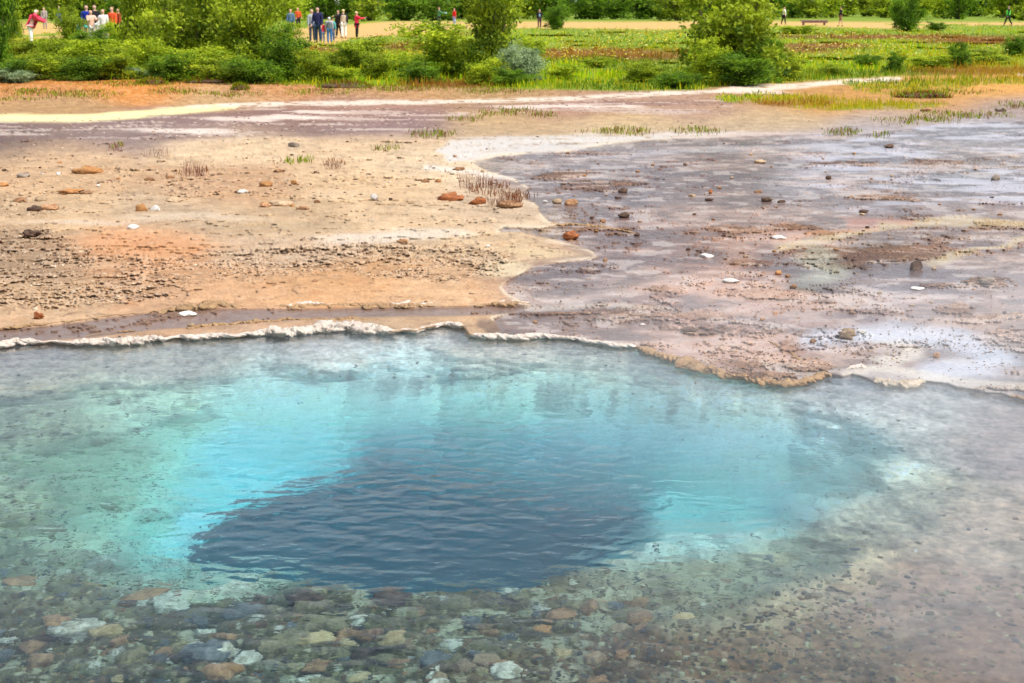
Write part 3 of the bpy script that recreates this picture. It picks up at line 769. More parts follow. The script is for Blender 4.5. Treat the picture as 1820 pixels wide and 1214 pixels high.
dry = [
 (154, 308, 56, 'orange', 'long orange brown boulder lying on the sand on the upper left', 'rough', 18),
 (40, 315, 27, 'grey', 'small grey stone left of the long orange brown boulder', 'rock', 11),
 (120, 343, 52, 'orange', 'low flat orange slab just in front of the long orange brown boulder', 'rough', 11),
 (152, 344, 26, 'brown', 'brown lump at the right end of the low flat orange slab', 'rough', 9),
 (4, 331, 22, 'orange', 'orange stone cut by the left edge of the picture', 'rock', 10),
 (33, 357, 26, 'brown', 'brown stone behind the dark rubble heap on the left', 'rock', 11),
 (72, 355, 28, 'tan', 'tan stone just behind the dark rubble heap on the left', 'rock', 11),
 (60, 374, 26, 'dark', 'dark chunk on the left of the rubble heap', 'rough', 14),
 (84, 372, 34, 'brown', 'brown chunk on the right of the rubble heap', 'rough', 16),
 (250, 374, 25, 'orange', 'upright orange brown stone beside a white one', 'rock', 20),
 (273, 373, 21, 'white', 'white stone beside the upright orange brown one', 'rock', 13),
 (308, 357, 33, 'tan', 'flat pale ochre stone right of the orange and white pair', 'rock', 12),
 (331, 351, 14, 'tan', 'small tan stone at the right of the flat ochre stone', 'rock', 8),
 (232, 406, 25, 'white', 'flat white stone alone on the sand below the orange and white pair', 'flat', 12),
 (520, 261, 22, 'grey', 'rounded dark grey stone farthest back on the sand', 'rock', 14),
 (472, 331, 30, 'orange', 'orange stone beside a pale patch in the middle of the sand', 'rock', 14),
 (431, 341, 22, 'white', 'low white stone left of the orange stone by the pale patch', 'flat', 8),
 (496, 365, 48, 'tan', 'long pale topped brown slab on the sand', 'rock', 14),
 (470, 367, 24, 'brown', 'dark brown stone touching the left end of the pale topped slab', 'rock', 13),
 (522, 326, 14, 'orange', 'small orange stone behind the long pale topped slab', 'rock', 9),
 (564, 360, 14, 'brown', 'small dark brown stone right of the pale topped slab', 'rock', 8),
 (537, 372, 28, 'brown', 'low brown stone in front of the pale topped slab', 'rough', 9),
 (51, 420, 42, 'dark', 'nearly black broken rock at the edge of the gravel on the far left', 'rough', 18),
 (65, 566, 22, 'red', 'rusty ball shaped rock just behind the dark channel', 'rough', 18),
 (558, 499, 12, 'brown', 'little dark stone on the smooth ochre sand below the gravel', 'rock', 7),
 (264, 320, 20, 'brown', 'small brown stone right of the long orange brown boulder', 'rock', 8),
 (303, 317, 18, 'brown', 'small brown stone near a withered grass clump', 'rock', 8),
 (209, 318, 12, 'orange', 'tiny orange stone between the long boulder and small brown stones', 'rock', 6),
 (332, 559, 34, 'white', 'flat white stone lying in the dark channel behind the pool', 'flat', 9),
 (339, 579, 14, 'tan', 'small tan lump in the dark channel nearer the pool', 'rough', 9),
 (493, 306, 26, 'brown', 'low brown crumbling rock left of the green tuft', 'rough', 8),
 (283, 288, 20, 'tan', 'low tan stone behind the withered grass clumps', 'rough', 6),
 (778, 324, 14, 'orange', 'small orange brown stone behind the rusty red boulder', 'rock', 9),
 (756, 324, 18, 'brown', 'small brown stone left of the small orange one behind the rusty boulder', 'rock', 8),
 (815, 302, 26, 'brown', 'brown stone on the white salt line at the edge of the wet flat', 'rough', 8),
 (800, 356, 52, 'red', 'rusty red boulder at the border of sand and wet flat', 'rough', 24),
 (848, 362, 34, 'red', 'smaller rusty red rock right of the rusty red boulder', 'rough', 17),
 (906, 366, 50, 'brown', 'brown weathered clod under dry weeds next to the wet flat', 'rough', 20),
 (315, 255+100, 10, 'brown', 'tiny brown pebble behind the flat pale ochre stone', 'rock', 5),
 (714, 431, 24, 'brown', 'brown clod at the far edge of the gravel patch', 'rough', 11),
]
for u, v, w, m, lab, kd, hg in dry: put(u, v, w, m, lab, kd, hgt=hg * 1.1)
o = put(665, 356, 15, 'white', 'round bright white stone alone on the sand', 'rock', hgt=14, name='rock', sink=0.1)
wetst = [
 (990, 361, 24, 'tan', 'tan stone touching a bigger block in the wet flat', 'rock', 11),
 (1013, 363, 30, 'brown', 'bigger brown block with a flat top in the wet flat', 'rock', 15),
 (969, 359, 11, 'white', 'small white stone left of the two touching blocks', 'rock', 6),
 (1108, 342, 20, 'dark', 'dark stone behind and right of the two touching blocks', 'rock', 11),
 (1098, 352, 14, 'dark', 'low dark sliver just in front of a dark stone in the flat', 'flat', 5),
 (1107, 386, 24, 'dark', 'dark squarish stone near the crust tongue in the flat', 'rock', 13),
 (1072, 396, 14, 'brown', 'small brown stone left of the dark squarish one', 'rock', 10),
 (1014, 426, 32, 'red', 'reddish brown lump standing in dark water at the sand edge', 'rough', 24),
 (1131, 418, 13, 'dark', 'small dark stone at the tip of the crust tongue', 'rock', 8),
 (1074, 464, 10, 'brown', 'small brown stone off the pointed sand spit', 'rock', 8),
 (1363, 357, 25, 'dark', 'dark brick shaped stone in the pale middle of the flat', 'rock', 11),
 (1388, 360, 18, 'dark', 'low dark stone right of the dark brick shaped one', 'rock', 7),
 (1346, 342, 17, 'brown', 'low brown stone behind the dark brick shaped one', 'rock', 6),
 (1262, 343, 10, 'red', 'small reddish stone standing up in the flat', 'rock', 9),
 (1258, 355, 19, 'dark', 'low dark stone in front of the small reddish one', 'flat', 6),
 (1230, 348, 14, 'tan', 'low tan stone left of the small reddish standing one', 'flat', 6),
 (1473, 318, 14, 'dark', 'dark stone alone in the grey upper flat', 'rock', 8),
 (1350, 290, 24, 'tan', 'low tan crust piece in the far part of the flat', 'rough', 9),
 (1578, 263, 19, 'dark', 'dark flat stone at the far edge of the flat', 'rock', 9),
 (1770, 320, 17, 'grey', 'grey stone alone in the bluish flat on the right', 'rock', 12),
 (1534, 377, 22, 'dark', 'low dark stone behind the orange streak', 'flat', 7),
 (1628, 480, 27, 'dark', 'tallest dark stone in the flat with its mirror image below', 'rock', 26),
 (1257, 457, 26, 'white', 'flat white crust flake beside small brown lumps', 'flat', 8),
 (1297, 502, 36, 'white', 'long flat white flake in the salmon coloured flat', 'flat', 9),
 (1383, 488, 16, 'orange', 'round orange brown stone in the salmon coloured flat', 'rock', 9),
 (1410, 512, 14, 'brown', 'small dark brown stone right of the ochre crust heap', 'rough', 11),
 (1506, 603, 34, 'tan', 'knobbly tan clod near the shore of the pool', 'rough', 24),
 (1443, 612, 16, 'brown', 'small brown knob on the crust ridge near the shore', 'rough', 13),
 (1562, 521, 10, 'tan', 'tiny tan stone alone in the lilac flat', 'rock', 6),
 (1385, 425, 28, 'white', 'pale flake among ochre lumps right of the small brown heap', 'flat', 8),
 (1755, 506, 34, 'grey', 'grey crumbling clod with white crumbs on the right', 'rough', 16),
 (1630, 515, 30, 'white', 'white flake in front of the tallest dark stone', 'flat', 5),
 (1664, 634, 15, 'brown', 'reddish brown stone in the milky runoff', 'rock', 11),
 (1785, 558, 10, 'dark', 'small black stone on the salmon crust at the right', 'rock', 6),
 (1225, 588, 40, 'dark', 'long low dark sliver of rock in the lilac flat', 'flat', 7),
 (1530, 593, 22, 'white', 'white crumb heap beside the knobbly tan clod', 'rough', 9),
 (1645, 197, 20, 'brown', 'brown clod on the grassy bank at the far right', 'rough', 10),
 (1778, 197, 22, 'grey', 'mauve grey stone beside a green tuft at the far right', 'rock', 12),
 (1142, 578, 13, 'white', 'small white disc shaped stone lying behind the pool rim', 'flat', 4),
]
for u, v, w, m, lab, kd, hg in wetst: put(u, v, w, m, lab, kd, hgt=hg, sink=0.2)
# crumbs on the flat and on the sand too small to tell apart
for i in range(95):
    while True:
        u = random.uniform(930, 1815); v = 265 + 330 * random.random() ** 1.3
        r, c = gidx(u, v)
        if wf[r, c] > 0.7: break
    w = random.choice([4, 5, 6, 7, 9, 11]) * (0.7 + 0.6 * (v - 250) / 350)
    put(u, v, w, random.choice(['dark', 'brown', 'brown', 'tan', 'orange']), 'one of the small brown crumbs of rock scattered over the wet flat', random.choice(['rock', 'rough', 'flat']),
        group='small crumbs of rock on the wet flat', hgt=w * random.uniform(0.3, 0.6), sink=0.15, name='small_stone')
for i in range(60):
    while True:
        u = random.uniform(5, 900); v = 270 + 270 * random.random()
        r, c = gidx(u, v)
        if wf[r, c] < 0.1 and chan[r, c] < 0.1: break
    w = random.choice([4, 5, 6, 8, 10])
    put(u, v, w, random.choice(['dark', 'brown', 'tan', 'tan', 'orange', 'white']), 'one of the small stones scattered over the dry sand',
        random.choice(['rock', 'rough', 'flat']), group='small stones on the dry sand', hgt=w * random.uniform(0.35, 0.7), sink=0.2, name='small_stone')

# submerged stones
def sink_stone(u, v, w, mat, label, kd='rock', group=None, asp=0.8, rz=None, squash=0.75):
    o = stone(random.choice(dict(rock=RM, rough=ROUGHM, flat=FLATM)[kd]), mat, 'submerged_stone')
    p = gp(u, v)
    S = on_plane(np.array(float(u)), np.array(float(v)), Z_WATER)
    s = w * float(np.linalg.norm(S - np.array([0, 0, CAM_H]))) / F_PX / 2
    o.location = (p[0], p[1], p[2] + s * 0.28); o.scale = (s, s * squash, s * asp)
    o.rotation_euler = (random.uniform(-.25, .25), random.uniform(-.25, .25), rz if rz is not None else random.choice((0, math.pi)) + random.gauss(0.35, 0.5))
    tag(o, label, 'stone', group); return o
sub = [
 (40, 1035, 84, 'brown', 'large red brown cobble under water at the left edge', 0.2),
 (262, 1062, 120, 'brown', 'largest red brown cobble under water, slanting below the turquoise', 0.45),
 (98, 1105, 60, 'brown', 'red brown cobble behind the long white crusted slab', 0.1),
 (140, 1122, 110, 'crusted', 'long white crusted slab under water on the lower left', 0.5),
 (420, 1050, 110, 'crusted', 'broad pale crusted rock at the lip of the dark vent', 0.1),
 (535, 1105, 60, 'brown', 'red brown cobble below the middle of the dark vent', 0.1),
 (500, 1145, 110, 'olive', 'long olive slab slanting near the bottom edge', 0.4),
 (410, 1190, 60, 'orange', 'orange cobble beside a white one at the bottom edge', 0.1),
 (375, 1190, 40, 'white', 'white cobble left of the orange one at the bottom edge', 1.2),
 (300, 1175, 22, 'crusted', 'pale nugget on the bottom right of the long white slab', 0.1),
 (560, 1190, 56, 'brown', 'dull brown cobble by the bottom edge right of the orange one', 0.2),
 (800, 1148, 58, 'crusted', 'pale yellowish cobble with a rough top in the middle of the cobbles', 0.3),
 (686, 1143, 16, 'white', 'brilliant white chip shining among the cobbles', 0.2),
 (643, 1157, 15, 'yellow', 'brilliant yellow chip left of the white shining chip', 0.2),
 (455, 1103, 38, 'crusted', 'pale folded flake below the lip rock', 0.3),
 (320, 1085, 44, 'slate', 'dark grey cobble under the largest red brown one', 0.3),
 (770, 1120, 34, 'brown', 'small red brown cobble behind the pale yellowish one', 0.5),
 (965, 1118, 52, 'orange', 'slender orange stone in the middle right cobbles', 0.3),
 (1000, 1160, 40, 'yellow', 'yellow ochre stone among brown cobbles below the slender orange stone', 0.1),
 (1210, 1100, 46, 'yellow', 'yellow tan stone by itself right of the cobbles', 0.15),
 (900, 1055, 46, 'crusted', 'yellowish crusted stone on the right lip of the dark vent', 0.1),
 (960, 1085, 46, 'crusted', 'whitish round stone just right of the vent lip', 0.2),
 (1100, 1115, 50, 'tan', 'pink tan stone amid steam near the bottom', 0.1),
 (1500, 1045, 60, 'tan', 'pale rough stone on the brown shelf at the right', 0.1),
 (1590, 1040, 34, 'grey', 'angular grey stone right of the pale rough one on the shelf', 0.2),
 (1702, 1118, 20, 'slate', 'round dark stone on the smooth brown shelf', 0.1),
 (1640, 1128, 24, 'grey', 'dull grey oval left of the round dark stone', 0.1),
 (1572, 1118, 22, 'slate', 'dark sliver left of the dull grey oval', 0.3),
 (1577, 1152, 20, 'slate', 'bluish dark stone below the dark sliver on the shelf', 0.1),
 (1628, 978, 11, 'white', 'tiny white pebble on the shelf at the right', 0.1),
 (1510, 938, 18, 'slate', 'dark blue stone on the upper right shelf', 0.1),
 (1520, 975, 24, 'slate', 'flat dark stone below the dark blue one on the right shelf', 0.1),
 (180, 688, 14, 'slate', 'dark stone under shallow water behind on the left', 0.2),
 (245, 765, 18, 'slate', 'dark stone on the left turquoise slope', 0.2),
 (760, 669, 16, 'slate', 'dark oval stone on the far ledge above the turquoise wall', 0.1),
 (810, 668, 16, 'slate', 'bluish stone right of the dark oval one on the far ledge', 0.1),
 (930, 630, 14, 'slate', 'dark stone close to the white rim in the middle', 0.1),
 (195, 900, 50, 'olive', 'olive boulder on the left turquoise slope', 0.1),
 (90, 940, 60, 'olive', 'dim olive boulder at the left above the cobbles', 0.1),
 (60, 1010, 34, 'yellow', 'yellowish stone behind the large cobble at the left edge', 0.1),
 (180, 1003, 90, 'crusted', 'pale flat ledge stone where cobbles meet turquoise on the left', -0.1),
 (10, 1140, 46, 'crusted', 'pale crusted stone cut by the left edge near the bottom', 0.2),
]
for u, v, w, m, lab, rz in sub: sink_stone(u, v, w, m, lab, 'rough' if m == 'crusted' else 'rock', rz=rz, squash=0.55 if w > 70 else 0.75, asp=0.6)
zones = [
 (34, 0, 740, 1070, 1215, 9, 24, ['white', 'crusted', 'yellow', 'white'], '{} chip lying between the cobbles along the bottom left'),
 (125, -20, 700, 1060, 1225, 20, 105, ['olive', 'brown', 'slate', 'olive', 'olive', 'brown', 'crusted', 'yellow', 'dark'], '{} cobble on the pool floor along the bottom left'),
 (85, 700, 1150, 1060, 1225, 16, 72, ['olive', 'brown', 'tan', 'olive', 'slate', 'brown', 'crusted'], '{} cobble on the pool floor along the bottom middle'),
 (42, -20, 330, 1000, 1060, 14, 34, ['olive', 'crusted', 'slate', 'grey', 'yellow'], '{} cobble at the foot of the left turquoise slope'),
 (36, 1000, 1560, 960, 1190, 12, 30, ['grey', 'tan', 'slate', 'brown', 'crusted'], '{} stone on the steaming right hand shelf'),
 (22, 0, 330, 700, 960, 12, 32, ['olive', 'crusted', 'grey', 'olive'], '{} stone on the left turquoise slope'),
]
CN = dict(olive='olive', brown='red brown', slate='dark grey', crusted='pale crusted', grey='grey', yellow='yellowish', tan='tan', dark='nearly black', white='bright white')
for n, ua, ub, va, vb, wa, wb_, mats, lab in zones:
    k = 0
    while k < n:
        u = random.uniform(ua, ub); v = random.uniform(va, vb)
        r, c = gidx(u, v)
        k += 1
        if vent[r, c] > 0.02 or D[r, c] > 1.0: continue
        m = random.choice(mats)
        sink_stone(u, v, wa + (wb_ - wa) * random.random() ** 2.4, m, lab.format(CN[m]), random.choice(['rock', 'rock', 'rough']),
                   group=(lab.format('') + 's').strip().replace('  ', ' '), asp=random.uniform(0.7, 1.1), squash=random.uniform(0.4, 0.85))

# gravel as stuff
def low_rock(seed):
    bm = bmesh.new(); bmesh.ops.create_icosphere(bm, subdivisions=1, radius=1.0)
    r = random.Random(seed)
    v = np.array([w.co[:] for w in bm.verts]) * np.array([r.uniform(.7, 1.1) for _ in range(12 * 3 if False else len(bm.verts))])[:, None]
    v[:, 2] *= 0.6
    f = np.array([[q.index for q in w.verts] for w in bm.faces]); bm.free()
    return v, f
LR = [low_rock(i) for i in range(6)]
def pebble_stuff(name, P3, S, cols):
    Vs, Fs, Cs = [], [], []; off = 0
    n = len(P3)
    for k, (v, f) in enumerate(LR):
        ii = np.arange(k, n, len(LR))
        if len(ii) == 0: continue
        th = rng.random(len(ii)) * 6.28
        c, s = np.cos(th), np.sin(th)
        sx = S[ii] * rng.uniform(.7, 1.4, len(ii)); sy = S[ii] * rng.uniform(.6, 1.0, len(ii)); sz = S[ii] * rng.uniform(.5, 1.1, len(ii))
        x = v[None, :, 0] * sx[:, None]; y = v[None, :, 1] * sy[:, None]; z = v[None, :, 2] * sz[:, None]
        vv = np.stack([x * c[:, None] - y * s[:, None], x * s[:, None] + y * c[:, None], z], -1) + P3[ii][:, None, :]
        nv = v.shape[0]
        ff = f[None] + (np.arange(len(ii)) * nv)[:, None, None] + off
        off += nv * len(ii)
        Vs.append(vv.reshape(-1, 3)); Fs.append(ff.reshape(-1, 3)); Cs.append(np.repeat(cols[ii], nv, 0))
    me = mesh_np(name, np.concatenate(Vs), np.concatenate(Fs), False)
    set_col(me, 'tone', np.concatenate(Cs))
    return me
PEB = m_vcol('pebbles')
def scatter(n, ua, ub, va, vb, dens):
    u = rng.uniform(ua, ub, n); v = rng.uniform(va, vb, n)
    r, c = gidx(u, v)
    keep = rng.random(n) < dens[r, c]
    return pts[r, c][keep], u[keep], v[keep]
def pick(cols, n, jitv=0.25):
    cols = np.array(cols); return cols[rng.integers(0, len(cols), n)] * (1 + rng.uniform(-jitv, jitv, (n, 1)))
p3, uu, vv = scatter(26000, -60, 940, 340, 560, np.clip(gr * 0.75, 0, 1) * (1 - W) * (n_mid > -0.55))
sz = rng.uniform(0.003, 0.009, len(p3)) * (1 + 1.2 * (rng.random(len(p3)) < 0.05))
o = link('gravel', pebble_stuff('gravel', p3 + [0, 0, 0.002], sz, pick([C(228, 200, 165), C(205, 168, 125), C(150, 110, 80), C(240, 218, 190), C(185, 145, 105)], len(p3))), PEB)
tag(o, 'loose tan and brown gravel spread over the dry sand', 'gravel', kind='stuff')
p3, uu, vv = scatter(9000, -60, 1860, 140, 345, np.clip(0.10 + 0.55 * strip + 0.5 * grav, 0, 1) * (1 - wf) * (1 - gmask))
o = link('far_gravel', pebble_stuff('far_gravel', p3, rng.uniform(0.008, 0.028, len(p3)), pick([C(200, 165, 130), C(150, 105, 80), C(90, 62, 50), C(235, 215, 190)], len(p3))), PEB)
tag(o, 'coarse brown and purple rubble on the bare strip before the grass', 'gravel', kind='stuff')
p3, uu, vv = scatter(26000, 900, 1860, 240, 690, W * (0.06 + 0.6 * sst(0.0, 0.5, n_mid + n_band * 0.5) + 0.9 * emerge) * 0.8)
o = link('wet_grit', pebble_stuff('wet_grit', p3 + [0, 0, 0.002], rng.uniform(0.0025, 0.007, len(p3)), pick([C(130, 90, 65), C(95, 65, 50), C(190, 145, 95), C(215, 185, 150)], len(p3))), PEB)
tag(o, 'brown grit sticking out of the shallow wet flat', 'grit', kind='stuff')
dens = pool * np.clip(0.15 + 0.85 * cob + 0.5 * sst(420, 200, U) * sst(680, 760, V), 0, 1) * (1 - vent) * (1 - 0.75 * sst(1350, 1750, U)) * (D < 1.1)
p3, uu, vv = scatter(20000, -60, 1880, 640, 1225, dens)
sz = 0.004 + 0.014 * rng.random(len(p3)) ** 2
o = link('pool_pebbles', pebble_stuff('pool_pebbles', p3 + [0, 0, 0.003], sz, pick([C(150, 140, 95, .6), C(105, 90, 60, .6), C(70, 72, 70, .6), C(190, 185, 150, .6), C(130, 95, 65, .55), C(150, 135, 100, .6), C(110, 95, 65, .55)], len(p3), 0.3)), PEB)
tag(o, 'small mixed pebbles covering the shallow floor of the pool', 'pebbles', kind='stuff')

# ------------------------------------------------------------------ grass, flowers
def blades(name, P3, Hh, Wd, cols, lean=0.35):
    n = len(P3)
    th = rng.random(n) * 6.28; la = rng.random(n) * 6.28; ln = rng.random(n) * lean
    d = np.stack([np.cos(th), np.sin(th), 0 * th], -1) * (Wd / 2)[:, None]
    tip = P3 + np.stack([np.cos(la) * ln * Hh, np.sin(la) * ln * Hh, Hh], -1)
    mid = P3 * 0.45 + tip * 0.55 - np.stack([np.cos(la) * ln * Hh * .12, np.sin(la) * ln * Hh * .12, 0 * Hh], -1)
    Vv = np.stack([P3 - d * .7, P3 + d * .7, mid + d, mid - d, tip], 1).reshape(-1, 3)
    b = (np.arange(n) * 5)[:, None]
    Fv = np.concatenate([b + [0, 1, 2], b + [0, 2, 3], b + [3, 2, 4]], 1).reshape(-1, 3)
    me = mesh_np(name, Vv, Fv, False)
    set_col(me, 'tone', np.repeat(cols, 5, 0)); return me
GRM = m_vcol('grass_blades', 0.7, 0.35)
n = 400000
v = 38 + (198 - 38) * rng.random(n) ** 0.9; u = rng.uniform(-420, 2240, n)
r, c = gidx(u, v); keep = rng.random(n) < gmask[r, c] * np.clip(0.55 + 0.6 * n_mid[r, c], 0.25, 1); r, c, u, v = r[keep], c[keep], u[keep], v[keep]
p3 = pts[r, c] + np.stack([rng.normal(0, .05, len(r)), rng.normal(0, .25, len(r)), 0 * u], -1)
dist = p3[:, 1]
patch = fbm(p3[:, 0] * 0.5, p3[:, 1] * 0.35, 0.12, 4, 3.0); pb = fbm(p3[:, 0], p3[:, 1], 0.35, 4, 83.0)
Hh = (0.06 + 0.11 * rng.random(len(r)) ** 2) * (0.6 + 0.9 * sst(-0.2, 0.6, n_mid[r, c])) * (1 + 0.5 * np.clip(pb, -1, 1)) * np.where(v > 164, 0.6, 1.0); Wd = 0.005 + dist * 0.00034
lush = np.array(lin((165, 205, 12)) * 0.95); yel = np.array(lin((228, 215, 30)) * 0.95); dk = np.array(lin((85, 135, 10)) * 0.9); ru = np.array(lin((170, 115, 40)) * 0.75)
t1 = sst(-0.4, 0.5, pb + rng.normal(0, .25, len(r)))[:, None]
colr = dk * (1 - t1) + lush * t1
t2 = (rng.random(len(r)) < 0.38)[:, None]; colr = np.where(t2, yel, colr)
t3 = sst(0.25, 0.7, RUST[r, c] + rng.normal(0, .12, len(r)))[:, None]; colr = colr * (1 - t3) + ru * t3
t4 = sst(0.1, 0.6, fbm(p3[:, 0] * 0.6, p3[:, 1] * 0.35, 0.3, 4, 191.0) + rng.normal(0, .15, len(r)))[:, None]; colr = colr * (1 - 0.6 * t4) + np.array(lin((75, 95, 15)) * 0.8) * 0.6 * t4
t5 = sst(0.25, 0.6, fbm(p3[:, 0] * 0.5, p3[:, 1] * 0.3, 0.25, 4, 231.0) + rng.normal(0, .15, len(r)))[:, None]; colr = colr * (1 - 0.6 * t5) + np.array(lin((205, 165, 40)) * 0.85) * 0.6 * t5
o = link('grass', blades('grass', p3, Hh, Wd, colr), GRM); tag(o, 'bright green and rusty grass of the meadow behind the bare ground', 'grass', kind='stuff')
# sparse tufts over the orange strip and at the far edge of the sand
TF = np.zeros(U.shape, np.float32)
for e in ((905, 200, 42, 7), (825, 212, 26, 4), (770, 240, 40, 4), (960, 206, 30, 4), (1110, 236, 60, 4), (1230, 236, 50, 5), (1500, 237, 26, 5), (1560, 243, 22, 4), (525, 288, 20, 5), (690, 266, 18, 3), (210, 262, 12, 3),
          (150, 170, 60, 6), (60, 165, 50, 5), (250, 150, 90, 4), (310, 165, 40, 5), (420, 168, 50, 4), (560, 165, 50, 4), (1640, 215, 60, 5), (1720, 205, 70, 5), (1590, 218, 30, 4), (700, 158, 80, 5), (30, 178, 40, 3),
          (1800, 190, 30, 5), (870, 340, 30, 6), (910, 352, 26, 6), (590, 292, 16, 5), (345, 308, 20, 4), (1700, 165, 60, 3), (500, 148, 80, 5), (880, 162, 60, 5)):
    TF = np.maximum(TF, ell(*e, soft=0.6))
n = 200000
v = 140 + 235 * rng.random(n) ** 1.3; u = rng.uniform(-60, 1880, n); r, c = gidx(u, v)
keep = rng.random(n) < np.clip(TF[r, c] * 1.3 + 0.0, 0, 1) * np.clip(0.6 + n_mid[r, c], 0.1, 1); r, c, u, v = r[keep], c[keep], u[keep], v[keep]
p3 = pts[r, c] + np.stack([rng.normal(0, .03, len(r)), rng.normal(0, .1, len(r)), 0 * u], -1)
dryt = ((v > 285) | (rng.random(len(r)) < 0.35))[:, None] & ~((np.abs(u - 525) < 25) & (v < 300))[:, None]
colr = np.where(dryt, np.array(lin((165, 110, 70)) * 0.6), lush * np.array([0.75, 0.62, 0.8]) * rng.uniform(.4, 1.1, (len(r), 1)))
o = link('sparse_grass', blades('sparse_grass', p3, 0.03 + 0.06 * rng.random(len(r)), 0.003 + p3[:, 1] * 0.0004, colr, 0.6), GRM)
tag(o, 'sparse low grass and moss on the bare orange and sandy ground', 'grass', kind='stuff')
# dark earth hummocks along the meadow edge
# reddish seed stalks
def stalks(u0, v0, w, h, n, name, label, col=(150, 80, 70)):
    uu = rng.uniform(u0 - w / 2, u0 + w / 2, n); r, c = gidx(uu, np.full(n, float(v0)))
    q = pts[r, c] - gp(u0, v0) + np.stack([0 * uu, rng.normal(0, .05, n), 0 * uu], -1)
    hm = h * pxm(u0, v0)
    Hs = hm * rng.uniform(.5, 1.0, n)
    me = blades(name, q, Hs, np.full(n, 0.0032), np.tile(np.array(C(*col)), (n, 1)) * rng.uniform(.6, 1.2, (n, 1)), 0.75)
    o = link(name, me, GRM); o.location = gp(u0, v0); tag(o, label, 'grass'); return o
stalks(845, 333, 60, 40, 90, 'grass_clump', 'reddish seeding grass clump behind the rusty red boulder')
stalks(345, 312, 36, 38, 60, 'grass_clump', 'withered pinkish grass clump alone on the left sand')
stalks(590, 300, 26, 26, 50, 'grass_clump', 'reddish grass clump right of the green tuft on the sand')
stalks(280, 278, 40, 24, 40, 'grass_clump', 'thin pinkish grass clump farthest left at the back of the sand')
stalks(205, 268, 24, 14, 40, 'grass_clump', 'low brown grass clump near the dark strip at left')
stalks(895, 366, 60, 26, 120, 'weed_clump', 'dry rusty weed clump over the brown clod at the flat', (140, 75, 40))

n = 26000
v = 48 + 75 * rng.random(n); u = rng.uniform(-60, 1900, n); r, c = gidx(u, v)
fz = np.zeros(U.shape, np.float32)
for e in ((660, 76, 90, 10), (840, 62, 70, 14), (760, 72, 80, 10), (1150, 66, 110, 14), (1180, 82, 120, 12), (1400, 100, 60, 22), (1520, 98, 140, 14), (1480, 64, 180, 8), (560, 92, 60, 10), (1020, 100, 100, 16),
          (1660, 100, 60, 10), (980, 78, 60, 12), (1330, 60, 80, 10), (1760, 92, 30, 5), (1600, 78, 40, 8)): fz = np.maximum(fz, ell(*e, soft=0.7))
keep = rng.random(n) < (0.04 + 0.6 * 1.3 * fz[r, c] * sst(-0.2, 0.5, n_mid[r, c])) * gmask[r, c]; r, c, u, v = r[keep], c[keep], u[keep], v[keep]
p3 = pts[r, c] + np.stack([rng.normal(0, .05, len(r)), rng.normal(0, .3, len(r)), rng.uniform(.12, .30, len(r))], -1)
o = link('yellow_flowers', pebble_stuff('yellow_flowers', p3, 0.012 + 0.0005 * p3[:, 1] * rng.uniform(.6, 1.3, len(r)), pick([(0.75, 0.62, 0.04), (0.70, 0.72, 0.08), (0.62, 0.42, 0.04), (0.8, 0.75, 0.3)], len(r))), m_vcol('petals', .7, .3))
tag(o, 'yellow flowers dotted through the meadow', 'flowers', kind='stuff')

# ------------------------------------------------------------------ shrubs and trees
LM = dict(mid=m_leaf('birch_leaves', (0.07, 0.13, 0.006), (0.52, 0.62, 0.03)),
          bright=m_leaf('bright_leaves', (0.13, 0.24, 0.008), (0.70, 0.78, 0.04)),
          dark=m_leaf('dark_leaves', (0.035, 0.09, 0.008), (0.26, 0.44, 0.02)),
          silver=m_leaf('silver_leaves', (0.10, 0.18, 0.07), (0.55, 0.66, 0.36)),
          yellow=m_leaf('yellow_leaves', (0.16, 0.20, 0.01), (0.66, 0.68, 0.05)))
BARK = m_simple('bark', (0.14, 0.10, 0.075), 0.9, 0.4, 12)
def tube(bm, path, r0, r1, k=6):
    rings = []
    for i, p in enumerate(path):
        t = i / (len(path) - 1); r = r0 + (r1 - r0) * t
        d = (path[min(i + 1, len(path) - 1)] - path[max(i - 1, 0)]).normalized()
        a = d.orthogonal().normalized(); b = d.cross(a)
        rings.append([bm.verts.new(p + a * math.cos(6.2832 * j / k) * r + b * math.sin(6.2832 * j / k) * r) for j in range(k)])
    for A, B in zip(rings[:-1], rings[1:]):
        for j in range(k): bm.faces.new((A[j], A[(j + 1) % k], B[(j + 1) % k], B[j]))
    bm.faces.new(rings[0][::-1]); bm.faces.new(rings[-1])
